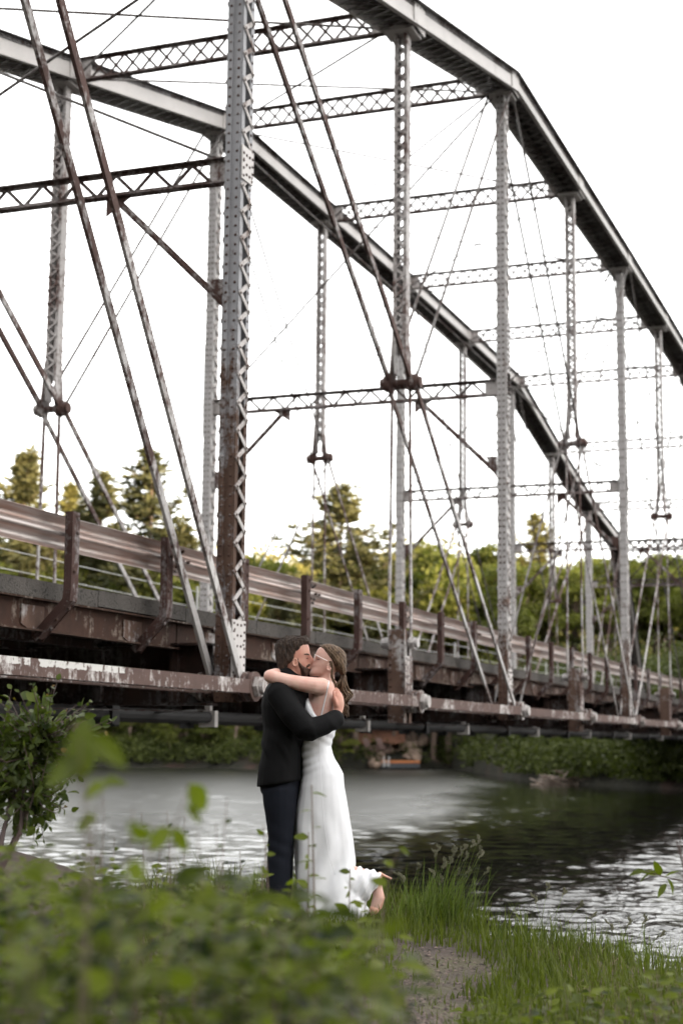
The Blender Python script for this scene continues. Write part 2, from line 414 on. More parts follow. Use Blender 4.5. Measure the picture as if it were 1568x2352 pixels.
    U = lambda i: (XS[i], UZ[i]-.05); L_ = lambda i: (XS[i], 0.0); Mn = lambda i: (XS[i], MZ[i])
    pair(U(-1), L_(0)); pair(U(0), Mn(1)); pair(Mn(1), L_(2), .085, .03, .2); rods(Mn(1), U(2), .023)
    pair(U(9), L_(8)); pair(U(8), Mn(7)); pair(Mn(7), L_(6), .085, .03, .2); rods(Mn(7), U(6), .023)
    for a, k, c in ((2, 3, 4), (6, 5, 4)):
        rods(U(a), Mn(k), .022, .17); pair(Mn(k), L_(c), .07, .026, .19); rods(U(c), Mn(k), .019, .22); rods(L_(a), Mn(k), .02, .23, .72)
    for s_ in (-1, 1):
        eyebar((XS[9], y0+s_*.12, UZ[9]), (XS[9], y0+s_*.12, 0), .05, .03, M['bar'], 'hanger_bar', .09)
        eyebar((XS[-1], y0+s_*.12, UZ[-1]), (XS[-1], y0+s_*.12, 0), .05, .03, M['bar'], 'hanger_bar', .09)
    # lower chord eyebars and pins
    for i in range(-2, 10):
        for s_, ya, yb in ((out, .215, .30), (out, .13, .15), (-out, .215, .30), (-out, .13, .15)):
            eyebar((XS[i], y0+s_*ya, 0), (XS[i+1], y0+s_*yb, 0), .142, .034, M['eyepaint'] if near and i == -1 and s_ == out and ya > .2 else M['eye'], 'lower_chord_eyebar', .155)
    for i in range(-2, 11): pin(XS[i], y0, 0, .40, .075, .115)

# cross struts
def strut(x, zc, h, cells, double, single, ends=.42, name='cross_strut', mat=M['strut']):
    ya = .26 if name == 'cross_strut' else .085; yb = W-ya; b_ = MB()
    for s_ in (-1, 1):
        b_.box((x, W/2, zc+s_*(h/2-.006)), (.13, yb-ya, .012)); b_.box((x, W/2, zc+s_*(h/2-.034)), (.014, yb-ya, .044))
    o = b_.build(name, mat, bridge); acc = MB()
    MB().box((x, ya+ends/2, zc), (.016, ends, h-.026)).build('end_plate', M['hanger'], o); MB().box((x, yb-ends/2, zc), (.016, ends, h-.026)).build('end_plate', M['hanger'], o)
    y1, y2 = ya+ends, yb-ends; hh = h/2-.03
    zig = [(x, y1+(y2-y1)*k/cells, zc+hh*(1 if k % 2 else -1)) for k in range(cells+1)]
    lacing(o, zig, .042, .012, (1, 0, 0), single, acc, M['strutlace'])
    if double: lacing(o, [(p_[0]+.012, p_[1], 2*zc-p_[2]) for p_ in zig], .042, .012, (1, 0, 0), single, acc, M['strutlace'])
    if acc.v: tag(acc.build('lacing', M['strutlace'], o), kind='stuff')
    return o
for i in range(-1, 9): strut(XS[i], UZ[i]+.0, .38, 16, True, i in (1, 2), .22)
for i in (0, 2, 4, 6, 8):
    strut(XS[i], SZ, .29, 21, False, i in (0, 2), .24, 'sway_strut')
    for y0, s_ in ((0, 1), (W, -1)):
        a = (XS[i], y0+s_*1.52, SZ-.15); c = (XS[i], y0+s_*.14, SZ-1.5)
        k = MB().bar(a, c, .075, .03, (0, s_, 1)).bar(a, c, .012, .085, (0, s_, 1)).build('knee_brace', M['bar'], bridge)
        MB().prism([(XS[i]-.008, y0+s_*1.62, SZ-.15), (XS[i]-.008, y0+s_*1.30, SZ-.15), (XS[i]-.008, y0+s_*1.62, SZ-.36)], (.016, 0, 0)).build('gusset_plate', M['bar'], k)
        MB().prism([(XS[i]-.008, y0+s_*.12, SZ-1.22), (XS[i]-.008, y0+s_*.32, SZ-1.22), (XS[i]-.008, y0+s_*.12, SZ-1.62)], (.016, 0, 0)).build('gusset_plate', M['bar'], k)
    rod((XS[i], .15, SZ+.1), (XS[i], W-.15, UZ[i]-.22), .019, 'sway_rod', .22); rod((XS[i], W-.15, SZ+.1), (XS[i], .15, UZ[i]-.22), .019, 'sway_rod', .22)
# top lateral rods
for i in range(-1, 8):
    rod((XS[i], .2, UZ[i]-.12), (XS[i+1], W-.2, UZ[i+1]-.12), .019, 'lateral_rod', .8); rod((XS[i], W-.2, UZ[i]-.12), (XS[i+1], .2, UZ[i+1]-.12), .019, 'lateral_rod', .8)
# deep latticed portal at each end
for xi, dx in ((-1, -1), (9, 1)):
    x = XS[xi]; b_ = MB(); za, zb = UZ[xi]+.1, UZ[xi]-1.75
    for z in (za, za-.42, zb): b_.box((x, W/2, z), (.14, W-.5, .075))
    b_.box((x, .3, (za+zb)/2), (.1, .1, za-zb)); b_.box((x, W-.3, (za+zb)/2), (.1, .1, za-zb))
    o = b_.build('portal_frame', M['dark'], bridge); acc = MB()
    for (z0, z1, n) in ((za-.42, za, 16), (zb, za-.42, 9)):
        for sgn in (1, -1):
            for k in range(-4, n+4):
                ya_ = .3+(W-.6)*k/n; yb_ = ya_+sgn*(z1-z0)*.95
                p_, q_ = np.array([x, ya_, z0]), np.array([x, yb_, z1])
                if min(p_[1], q_[1]) < .3 or max(p_[1], q_[1]) > W-.3: continue
                acc.bar(p_+np.array([sgn*.006, 0, 0]), q_+np.array([sgn*.006, 0, 0]), .05, .01, (0, 1, 0))
    tag(acc.build('lattice', M['dark'], o), kind='stuff')
# floor system
for i in range(-2, 11):
    f = MB().box((XS[i], W/2, .13), (.02, W-.36, .60)).box((XS[i], W/2, .442), (.26, W-.36, .024)).box((XS[i], W/2, -.182), (.26, W-.36, .024))
    for y in np.arange(.6, W-.3, .9): f.box((XS[i]-.05, y, .13), (.08, .09, .58))
    f.build('floor_beam', M['dark'], bridge)
XA, XB = -11.4, 57.4
for k, y in enumerate((.62, 1.5, 2.38, 3.26, 4.14, 5.02)):
    for i in range(-2, 10):
        xa, xb = XS[i]+.012, XS[i+1]-.012
        b_ = MB().box(((xa+xb)/2, y, .535), (xb-xa, .016, .29))
        for z in (.396, .674): b_.box(((xa+xb)/2, y+(-.05 if y < 5 else .05), z), (xb-xa, .11, .016))
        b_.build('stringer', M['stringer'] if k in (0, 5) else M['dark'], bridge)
for i in range(-2, 10):
    n = 3
    for q in range(n):
        xa = XS[i]+(XS[i+1]-XS[i])*q/n+.006; xb = XS[i]+(XS[i+1]-XS[i])*(q+1)/n-.006; dz = rng.uniform(-.008, .008)
        sl = MB().box(((xa+xb)/2, W/2, .765+dz), (xb-xa, W-1.02, .155)); sl.build('deck_slab', M['concrete'], bridge)
for y, z, r, nm in ((1.55, -.27, .075, 'utility_pipe'), (4.6, -.24, .05, 'utility_pipe')):
    MB().tube([(XA, y, z), (XB+2, y, z)], r, 10).build(nm, M['pipe'], bridge)
    for i in range(-1, 10):
        for off, mm in ((0.25, M['pipe']), (2.8, M['white'])):
            h = MB().box((XS[i]+off, y, (z+.40)/2+.0), (.07, .07, .40-z)).box((XS[i]+off, y, z-.02), (.16 if off < 1 else .09, .22, .20))
            h.build('pipe_hanger', mm if off > 1 and y < 2 else M['pipe'], bridge)
for i in range(-2, 10):      # bottom lateral bars
    for a, c in ((.3, W-.3), (W-.3, .3)):
        MB().bar((XS[i], a, -.24 if a < 1 else -.255), (XS[i+1], c, -.24 if a < 1 else -.255), .09, .012, (0, 1, 0)).build('lateral_bar', M['rod'] if a < 1 else M['dark'], bridge)
for xq in (XS[-2]-.8, XS[10]+.9):
    pr = MB(); pr.box((xq, W/2, -1.6), (1.5, W+2.0, 3.0)); pr.box((xq+(.5 if xq > 0 else -.5), W/2, .25), (.6, W+2.4, 1.1))
    ab = pr.build('abutment', M['concrete']); tag(ab, 'dark concrete abutment under the far end of the bridge' if xq > 0 else 'concrete abutment under the near end of the bridge', 'abutment')

# ------------------------------------------------------------------ guardrail along the near edge of the deck
guard = empty('guardrail', (0, .3, .4)); tag(guard, 'rusty corrugated guardrail with bent posts along the near deck edge', 'guardrail')
prof = [(.158, .0), (.150, .012), (.128, .040), (.112, .072), (.098, .083), (.070, .083), (.054, .072), (.030, .022), (.016, .004), (0, 0)]
prof = prof + [(-z, y) for z, y in prof[-2::-1]]
GZ = 1.275; GY = .36
for k in range(-4, 17):
    xa = .97+1.8667*(2*k-.78); xb = .97+1.8667*(2*(k+1)-.78)+.30; g = MB(); V = []; F = []; n = len(prof)
    sag = rng.uniform(-.012, .012); off = .004*(k % 2)
    ns = 5
    for q in range(ns):
        f_ = q/(ns-1); x = xa+(xb-xa)*f_; w_ = math.sin(math.pi*f_)*sag
        V += [(x+(.03*math.sin(7*z+k) if q in (0, ns-1) else 0), GY+y+w_*.7+off, GZ+z+w_) for z, y in prof]
        V += [(x+(.03*math.sin(7*z+k) if q in (0, ns-1) else 0), GY+y+w_*.7+.004+off, GZ+z+w_) for z, y in prof]
    for q in range(ns-1):
        o_, p_ = 2*n*q, 2*n*(q+1)
        for j in range(n-1):
            F += [(o_+j, o_+j+1, p_+j+1, p_+j), (o_+n+j+1, o_+n+j, p_+n+j, p_+n+j+1)]
        F += [(o_, p_, p_+n, o_+n), (o_+n-1, o_+2*n-1, p_+2*n-1, p_+n-1)]
    rl = mesh_np('rail', np.array(V), F, True); ro = link('rail', rl, M['rail'], guard)
    bl = MB()
    for dx in (.05, .17):
        for z, yy in ((.10, .078), (.118, .055), (-.10, .078), (-.055, .06), (0, -.01)): bl.disc((xa+dx, GY+yy-.012, GZ+z), (0, 1, 0), .017, .03, 6)
    tag(bl.build('splice_bolts', M['rivet'], ro), kind='stuff')
for k in range(-7, 33):
    x = .97+1.8667*k; tw = rng.uniform(-.01, .01); b_ = MB()
    prf = [(GZ+.185, GY-.105), (.76, GY-.11), (.66, GY-.10), (.33, GY+.22)]
    for (z1, y1), (z2, y2) in zip(prf[:-1], prf[1:]):
        b_.bar((x+tw, y1, z1), (x, y2, z2), .125, .010, (1, 0, 0))
        for s_ in (-1, 1): b_.bar((x+tw+s_*.058, y1+.035, z1), (x+s_*.058, y2+.035, z2), .010, .075, (1, 0, 0))
    po = b_.build('guardrail_post', M['railpost'], guard)
    if k < 12:
        rb = MB()
        for z, y in ((GZ+.13, GY-.112), (GZ, GY-.112), (GZ-.35, GY-.115), (.60, GY-.05), (.50, GY+.05), (.42, GY+.12)): rb.add(RIVV@np.array(ROT['-y'])[:3, :3].T*1.5+np.array((x+tw+.02*(-1)**int(z*10), y, z)), RIVF)
        tag(rb.build('bolts', M['rivet'], po), kind='stuff')
    MB().prism([(x-.30, GY+.235, .62), (x+.08, GY+.235, .62), (x+.08, GY+.235, .40), (x-.10, GY+.235, .38), (x-.30, GY+.235, .45)], (0, .012, 0)).build('base_plate', M['post'], po)
# cables on the far side
cab = empty('utility_cables', (20, W+.35, 2.0)); tag(cab, 'thin pale cables strung along the far side of the bridge', 'cable')
for z in (2.22, 1.93): MB().tube([(x, W+.35, z+.02*math.sin(x*.45)) for x in np.linspace(-12, 58, 60)], .008, 4).build('cable', M['wire'], cab)
for i in range(-1, 10):
    MB().bar((XS[i]+.3, W+.33, 1.85), (XS[i]+.3, W+.33, 2.3), .03, .03, (1, 0, 0)).build('bracket', M['wire'], cab)
# ------------------------------------------------------------------ foliage helpers
def leaf_mat(name, a, b, trans=.35, tint=(.9, 1.1, .35), rough=.5, var=6.0, isle=.25):
    a, b = tuple(c*.62 for c in a), tuple(c*.66 for c in b)
    m, nt, bs = new_mat(name); p = pos(nt)
    oi = N(nt, 'ShaderNodeObjectInfo').outputs['Random']; isl = N(nt, 'ShaderNodeNewGeometry').outputs['Random Per Island']
    f = math_n(nt, 'ADD', math_n(nt, 'MULTIPLY', noise(nt, p, var, 3), .5), math_n(nt, 'MULTIPLY', oi, .3))
    f = math_n(nt, 'ADD', f, math_n(nt, 'MULTIPLY', isl, isle))
    c = mix(nt, ramp(nt, f, [(.28, (0, 0, 0)), (.80, (1, 1, 1))]), a, b)
    nt.links.new(c, bs.inputs['Base Color']); bs.inputs['Roughness'].default_value = rough; bs.inputs['Specular IOR Level'].default_value = .14
    tr = N(nt, 'ShaderNodeBsdfTranslucent'); tc = mix(nt, 1.0, c, tint); tc.node.blend_type = 'MULTIPLY'
    nt.links.new(tc, tr.inputs['Color'])
    ms = N(nt, 'ShaderNodeMixShader'); ms.inputs[0].default_value = trans
    out = nt.nodes['Material Output']; nt.links.new(bs.outputs[0], ms.inputs[1]); nt.links.new(tr.outputs[0], ms.inputs[2]); nt.links.new(ms.outputs[0], out.inputs[0])
    return m
G = {}
G['near'] = leaf_mat('foreground_leaf', (.015, .028, .0035), (.160, .195, .021), .42, (1.3, 1.5, .5), .5, 6.0, .5)
G['bush'] = leaf_mat('bush_leaf', (.024, .045, .014), (.15, .18, .042), .35, (1.3, 1.5, .5), .38, 9)
G['young'] = leaf_mat('young_leaf', (.20, .10, .04), (.25, .19, .06), .3)
G['grass'] = leaf_mat('grass_blade', (.026, .042, .007), (.150, .180, .030), .35, (1.2, 1.4, .5), .5, 1.6, .4)
G['dry'] = leaf_mat('dry_grass_blade', (.10, .075, .045), (.30, .24, .15), .2, (1, 1, .8), .7, 5, .5)
G['reed'] = leaf_mat('tall_grass_blade', (.085, .125, .028), (.19, .24, .06), .35, (1.2, 1.4, .5), .5, 3)
G['seed'] = leaf_mat('seed_head', (.13, .13, .08), (.24, .23, .15), .2)
G['tree'] = leaf_mat('broadleaf_crown', (.078, .096, .026), (.25, .262, .066), .35, (1.2, 1.4, .5), .6, .35)
G['tree2'] = leaf_mat('pale_broadleaf_crown', (.145, .165, .040), (.345, .345, .092), .35, (1.2, 1.4, .5), .6, .35)
G['under'] = leaf_mat('shaded_undergrowth', (.020, .028, .010), (.115, .135, .036), .25, (1.2, 1.4, .5), .6, .5)  # shade under the bridge is put into this dark green
G['pine'] = leaf_mat('pine_needles', (.075, .082, .040), (.20, .195, .09), .2, (1, 1, .5), .6, .5)
G['hill'] = leaf_mat('sun_tinted_crown', (.13, .13, .04), (.32, .29, .10), .25, (1.2, 1.2, .5), .6, .12)  # gold of the evening sun is partly put into this crown colour
m, nt, b = new_mat('bark'); p = pos(nt); G['bark'] = m
nt.links.new(mix(nt, noise(nt, mapped(nt, p, (6, 6, 1.2)), 3, 5), (.055, .038, .028), (.19, .135, .105)), b.inputs['Base Color']); b.inputs['Roughness'].default_value = .9
bump(nt, b, noise(nt, mapped(nt, p, (20, 20, 3)), 2, 4), .6, .03)
m, nt, b = new_mat('twig_bark'); G['twig'] = m; b.inputs['Base Color'].default_value = (.07, .045, .04, 1); b.inputs['Roughness'].default_value = .7
m, nt, b = new_mat('mauve_stem'); G['stem'] = m; b.inputs['Base Color'].default_value = (.12, .085, .065, 1); b.inputs['Roughness'].default_value = .7

def quads(C, A, B, size, asp=.6):
    """rhombic leaf faces: centres C, long axes A, short axes B"""
    n = len(C); s = np.asarray(size).reshape(-1, 1)
    V = np.stack([C-A*s*.5, C+B*s*asp*.5, C+A*s*.5, C-B*s*asp*.5], 1).reshape(-1, 3)
    return V, np.arange(4*n).reshape(n, 4)
def unit(n, r=rng):
    v = r.normal(size=(n, 3)); return v/np.linalg.norm(v, axis=1, keepdims=True)
def frames(n, up=.0, r=rng):
    nn = unit(n, r); nn[:, 2] += up; nn /= np.linalg.norm(nn, axis=1, keepdims=True)
    a = np.cross(nn, unit(n, r)); a /= np.linalg.norm(a, axis=1, keepdims=True); return a, np.cross(nn, a)

def broadleaf(name, seed, h=10.0, wide=3.2, n=6500, base=.22, leaf=.34):
    """prototype meshes (trunk, crown) of a broadleaved tree of height h standing at the origin"""
    r = np.random.default_rng(seed); t = MB()
    lobes = []
    for k in range(26):
        z = h*(base+.12+(1-base-.2)*r.random()**.8); rad = wide*(1-.72*abs((z/h-.48)/.58)**1.6)
        an = r.random()*2*math.pi; d = rad*math.sqrt(r.random())*.85
        lobes.append((np.array([d*math.cos(an), d*math.sin(an), z]), wide*(.19+.22*r.random())))
    lobes.append((np.array([0, 0, h*.86]), wide*.38))
    t.tube([(0, 0, -.4), (.1*r.normal(), .1*r.normal(), h*.3), (.2*r.normal(), .2*r.normal(), h*.6), (0, 0, h*.85)], [.20, .16, .10, .03], 7)
    for c, q in lobes: t.tube([(0, 0, max(h*.15, c[2]*.55)), tuple(c*.6+np.array([0, 0, c[2]*.22])), tuple(c)], [.07, .05, .015], 4)
    Cs = []
    w = np.array([q**2 for _, q in lobes]); w /= w.sum()
    for (c, q), ww in zip(lobes, w):
        m_ = int(n*ww); u = unit(m_, r); u[:, 2] = np.where(u[:, 2] < -.3, -u[:, 2]*.5, u[:, 2])
        Cs.append(c+u*(q*(.72+.36*r.random((m_, 1))**.7))*np.array([1, 1, .8])+r.normal(size=(m_, 3))*.07)
    C_ = np.concatenate(Cs); a, b_ = frames(len(C_), .6, r)
    V, F = quads(C_, a, b_, leaf*(.6+.8*r.random(len(C_))), .7)
    return t.mesh('trunk'), mesh_np('crown', V, F)
def conifer(name, seed, h=16.0, wide=3.4, gap=.75, n_t=9, clear=.16):
    r = np.random.default_rng(seed); t = MB()
    t.tube([(0, 0, -.5), (.05, 0, h*.5), (0, 0, h)], [.26, .16, .02], 7)
    Cs, As = [], []
    z = h*clear
    while z < h*.985:
        f = (z/h-clear)/(1-clear); L = wide*(1-f)**.75*(.35+.65*min(1, f*4+.3))*(.65+.5*r.random())
        for k in range(int(4+3*r.random())):
            an = r.random()*2*math.pi; l = L*(.35+.9*r.random()); rise = .25+.35*f
            if r.random() < .14: continue
            d = np.array([math.cos(an), math.sin(an), 0])
            pts = [np.array([0, 0, z])+d*l*q+np.array([0, 0, l*rise*q*q*.8-.08*l*math.sin(q*3)]) for q in (0, .35, .7, 1)]
            t.tube(pts, [.05*(1-f)+.015, .035*(1-f)+.01, .02, .006], 4)
            nt_ = max(4, int(l*4.6))
            for q in np.linspace(.28, 1.02, nt_):
                c = np.array([0, 0, z])+d*l*q+np.array([0, 0, l*rise*q*q*.8-.08*l*math.sin(q*3)])
                c = c+np.cross(d, (0, 0, 1))*r.normal()*.30*l*(1-q*.55)+np.array([0, 0, .03+.16*r.normal()])
                u = unit(n_t, r); u[:, 2] = np.abs(u[:, 2])*.42+.02; u += d*.45; u /= np.linalg.norm(u, axis=1, keepdims=True)
                ln = .34+.34*r.random((n_t, 1)); Cs.append(c+u*ln*.5); As.append(u*ln)
        z += gap*(.55+.7*r.random())*(1.1-.45*f)
    C_ = np.concatenate(Cs); A = np.concatenate(As); ln = np.linalg.norm(A, axis=1); A = A/ln[:, None]
    B = np.cross(A, unit(len(A), r)); B /= np.linalg.norm(B, axis=1, keepdims=True)
    V, F = quads(C_, A, B, ln*1.45, .20)
    return t.mesh('trunk'), mesh_np('crown', V, F)

def plant_tree(proto, name, p, sc, rz, label, cat, mat, group=None, scz=None):
    e = empty(name, tuple(p), rz); e.scale = (sc, sc, scz or sc); tag(e, label, cat, group)
    for nm, me, mm in (('trunk', proto[0], G['bark']), ('crown', proto[1], mat)):
        key = mm.name
        if len(me.materials) and me.materials[0].name != key:
            me = me.copy(); me.materials.clear()
        if not len(me.materials): me.materials.append(mm)
        o = bpy.data.objects.new(nm, me); col.objects.link(o); o.parent = e
    return e

# ------------------------------------------------------------------ terrain and water
WL = -1.75                                   # water level, metres below the camera
def vnoise(x, y, s=1.0, seed=0):
    """smooth value noise for the terrain"""
    x = np.asarray(x, float)*s+seed*17.3; y = np.asarray(y, float)*s-seed*9.1
    xi, yi = np.floor(x), np.floor(y); fx, fy = x-xi, y-yi; fx = fx*fx*(3-2*fx); fy = fy*fy*(3-2*fy)
    hsh = lambda a, b: np.modf(np.abs(np.sin(a*127.1+b*311.7)*43758.5453))[0]
    return (hsh(xi, yi)*(1-fx)+hsh(xi+1, yi)*fx)*(1-fy)+(hsh(xi, yi+1)*(1-fx)+hsh(xi+1, yi+1)*fx)*fy
def sstep(a, b, x): 
    q = np.clip((x-a)/(b-a), 0, 1); return q*q*(3-2*q)
def shore_near(t): return np.interp(t, [-13, -3, -.6, .2, .7, .95, 1.34, 1.8, 2.5, 5, 12], [17, 13, 12, 11.7, 11.2, 10.6, 9.7, 9.1, 8.5, 7.2, 5])+.12*np.sin(t*5)
def near_h(s, t):
    h = -1.15+.05*(vnoise(s, t, 1.3)-.5)+.03*(vnoise(s, t, 5, 2)-.5)-.07*np.maximum(0, t-.4)
    h = h+.58*np.exp(-((s-5.2)/.9)**2-((t+1.2)/.5)**2)+.28*np.maximum(0, -t-1.6)
    h = h-.10*np.exp(-((s-8.4)/1.3)**2-((t-.55)/.4)**2)
    e = s-shore_near(t); return np.where(e > 0, np.maximum(h-.55*e, -3.2), h)
def grid(name, ss, ts, hf, mat, kind='structure'):
    S, T = np.meshgrid(ss, ts, indexing='ij'); H = hf(S, T)
    V = CAM[None, None, :]+S[..., None]*FH+T[..., None]*RH; V[..., 2] = CAM[2]+H
    n, k = S.shape; i = np.arange(n*k).reshape(n, k)
    F = np.stack([i[:-1, :-1], i[:-1, 1:], i[1:, 1:], i[1:, :-1]], -1).reshape(-1, 4)
    return tag(link(name, mesh_np(name, V.reshape(-1, 3), F, True), mat), kind=kind)

m, nt, b = new_mat('bank_soil'); p = pos(nt); M['soil'] = m
c = mix(nt, noise(nt, p, 7, 6, .7), (.016, .012, .009), (.085, .060, .047)); c = mix(nt, ramp(nt, noise(nt, p, 1.1, 3), [(.45, (0, 0, 0)), (.62, (1, 1, 1))]), c, (.075, .07, .03))
nt.links.new(c, b.inputs['Base Color']); b.inputs['Roughness'].default_value = .95; bump(nt, b, noise(nt, p, 45, 5), .9, .03)
grid('ground', np.linspace(-6, 17, 150), np.linspace(-13, 12, 160), near_h, M['soil'])

def shore_far(t):
    a = 104+np.where(t < 0, -t*.10, t*.75)+2.0*np.sin(t*.22)+1.0*np.sin(t*.61+1)
    q = np.interp(t, [8.2, 9.0, 10.1, 13.6, 20, 40, 80], [104, 79, 71, 64, 58, 52, 46])+.6*np.sin(t*1.3)
    return np.where(t > 8.2, np.minimum(a, q), a)
def far_h(s, t):
    e = s-shore_far(t)
    h = WL+np.where(e > 0, .42*sstep(0, .9, e)+.15*np.clip(e, 0, 16)+.06*np.clip(e-16, 0, 60), np.maximum(.5*e, -3))
    h = h+(vnoise(s, t, .35, 3)-.5)*np.clip(e*.12, 0, 1.2)+(vnoise(s, t, 1.4, 4)-.5)*np.clip(e*.2, 0, .35)
    emb = np.exp(-((t-17-.0*s)/9.0)**2)*sstep(63, 72, s)*2.2          # road embankment at the bridge end
    h = np.where(e > 1, h+emb*np.clip((e-4)/14, 0, 1), h)
    hill = 21*sstep(150, 300, s)*(.85+.25*np.sin(-t*.03+.9))+5*sstep(130, 200, s)*(vnoise(s, t, .02, 6)-.3)
    return h+np.maximum(hill, 0)
m, nt, b = new_mat('far_bank'); p = pos(nt); M['bank'] = m
c = mix(nt, noise(nt, p, .8, 5, .65), (.006, .006, .003), (.028, .026, .011))
c = mix(nt, ramp(nt, noise(nt, p, .33, 4, .6), [(.56, (0, 0, 0)), (.64, (1, 1, 1))]), c, (.045, .023, .015))
nt.links.new(c, b.inputs['Base Color']); b.inputs['Roughness'].default_value = .95; bump(nt, b, noise(nt, p, 4, 6, .7), 1.0, .5)
grid('far_bank_terrain', np.concatenate([np.linspace(44, 135, 150), np.linspace(138, 420, 50)]), np.concatenate([np.linspace(-150, -42, 28), np.linspace(-40, 40, 130), np.linspace(43, 150, 28)]), far_h, M['bank'])

m, nt, b = new_mat('river_water'); p = pos(nt); M['water'] = m
b.inputs['Base Color'].default_value = (.008, .008, .006, 1); b.inputs['IOR'].default_value = 1.333
mp = N(nt, 'ShaderNodeMapping'); mp.inputs['Rotation'].default_value = (0, 0, -YAW); nt.links.new(p, mp.inputs['Vector'])
aligned = mp.outputs[0]                                    # x runs away from the near bank, y along it
wv1 = noise(nt, mapped(nt, aligned, (1.0, .42, 1)), 5.5, 3, .55, .4); wv2 = noise(nt, mapped(nt, aligned, (1.0, .5, 1)), 1.3, 2, .5, .3); wv3 = noise(nt, mapped(nt, aligned, (1, .6, 1)), 15, 2, .5)
hgt = math_n(nt, 'ADD', math_n(nt, 'ADD', math_n(nt, 'MULTIPLY', wv1, .55), math_n(nt, 'MULTIPLY', wv2, 1.1)), math_n(nt, 'MULTIPLY', wv3, .16))
# wind ruffles the open river upstream; a calm lee lies under and downstream of the bridge
gust = noise(nt, mapped(nt, aligned, (.05, .11, 1)), 1.0, 4, .6)
sx = N(nt, 'ShaderNodeSeparateXYZ'); nt.links.new(aligned, sx.inputs[0])
def interp_node(val, a, b_, c, d):
    g = N(nt, 'ShaderNodeMapRange'); g.interpolation_type = 'SMOOTHSTEP'; nt.links.new(val, g.inputs[0])
    for k, v in zip(('From Min', 'From Max', 'To Min', 'To Max'), (a, b_, c, d)): g.inputs[k].default_value = v
    return g.outputs[0]
LEE = (CAM[0]*math.cos(YAW)+CAM[1]*math.sin(YAW), -CAM[0]*math.sin(YAW)+CAM[1]*math.cos(YAW))
fwd_ = math_n(nt, 'ADD', sx.outputs[0], -LEE[0]); lft_ = math_n(nt, 'ADD', sx.outputs[1], -LEE[1])      # metres ahead of / left of the viewpoint on the bank
q = math_n(nt, 'ADD', math_n(nt, 'MULTIPLY', fwd_, .11), lft_); q = math_n(nt, 'ADD', q, math_n(nt, 'MULTIPLY', math_n(nt, 'ADD', gust, -.5), 9.0))
ruf = math_n(nt, 'MULTIPLY', interp_node(q, .2, 3.2, 0.0, 1.0), interp_node(fwd_, 12, 20, .7, 1.0))
nt.links.new(math_n(nt, 'ADD', math_n(nt, 'MULTIPLY', ruf, interp_node(fwd_, 14, 46, .11, .25)), .04), b.inputs['Roughness'])
bn = N(nt, 'ShaderNodeBump'); bn.inputs['Strength'].default_value = 1.0; nt.links.new(interp_node(ruf, 0, 1, .016, .004), bn.inputs['Distance']); nt.links.new(hgt, bn.inputs['Height']); nt.links.new(bn.outputs[0], b.inputs['Normal'])
# real ripples: a sum of short wind waves, sampled finely near the bank and coarser far out
wr_ = np.random.default_rng(77)
WAVES = [(lam, an, wr_.uniform(0, 6.28)) for lam, an in zip(np.geomspace(.11, 1.3, 62), wr_.normal(0, .7, 62))]
rows = [7.0]
while rows[-1] < 128: rows.append(rows[-1]+max(.030, .0034*rows[-1]))
rows = np.array(rows); drow = np.gradient(rows)
fan = np.concatenate([[-9, -5, -2.6, -1.4, -.8, -.5, -.38], np.linspace(-.30, .30, 330), [.38, .5, .8, 1.4, 2.6, 5, 9]])
Sg = rows[:, None]*np.ones_like(fan)[None]; Tg = rows[:, None]*fan[None]; Hg = np.zeros_like(Sg)
dlat = rows[:, None]*.0019
patchy = (.6+.9*vnoise(Sg, Tg, .5, 21)*vnoise(Sg, Tg, .13, 22))*(1-.10*sstep(0, 3, .11*Sg-Tg))
for lam, an, ph in WAVES:
    kx, ky = 2*math.pi/lam*math.cos(an), 2*math.pi/lam*math.sin(an); amp = .0047*lam*(1.0 if lam < .6 else .5)
    Hg += amp*sstep(2.2, 4.5, lam/np.maximum(drow[:, None], dlat*abs(math.sin(an))))*np.sin(kx*Sg+ky*Tg+ph+1.5*vnoise(Sg, Tg, .6/lam, int(ph*10)))
Hg *= patchy*(np.abs(fan) < .33)[None]
V = CAM[None, None, :]+Sg[..., None]*FH+Tg[..., None]*RH; V[..., 2] = CAM[2]+WL+Hg
n_, k_ = Sg.shape; ii = np.arange(n_*k_).reshape(n_, k_); F = np.stack([ii[:-1, :-1], ii[:-1, 1:], ii[1:, 1:], ii[1:, :-1]], -1).reshape(-1, 4)
tag(link('river', mesh_np('river', V.reshape(-1, 3), F, True), M['water']), kind='structure')

# unseen hill added behind the camera, shaped to keep sun off the river
def shading_ridge_h(s, t):
    return -1.4+62*sstep(-32, -105, s)*(1+.12*np.sin(t*.05))+2*(vnoise(s, t, .1, 8)-.5)*sstep(-30, -60, s)
grid('ridge', np.linspace(-170, -5.9, 40), np.linspace(-420, 420, 90), shading_ridge_h, M['bank'])
# ------------------------------------------------------------------ trees on the far bank
BL = [broadleaf('broadleaf', 21+k, 10, w_, 8500, b_, .27) for k, (w_, b_) in enumerate(((3.4, .2), (2.8, .15), (4.0, .25), (3.0, .1)))]
CF = [conifer('conifer', 40, 18, 5.9, .60, 10), conifer('conifer', 44, 18, 4.7, .58, 10, .12), conifer('conifer', 47, 18, 7.6, .66, 11, .14)]
def far_ground(u, s):
    t = (u-784)/FPX*s*.99; return gp(s, t, float(far_h(np.array(s), np.array(t)))), t
def crown_top(v, s): return (1705-v)/FPX*s
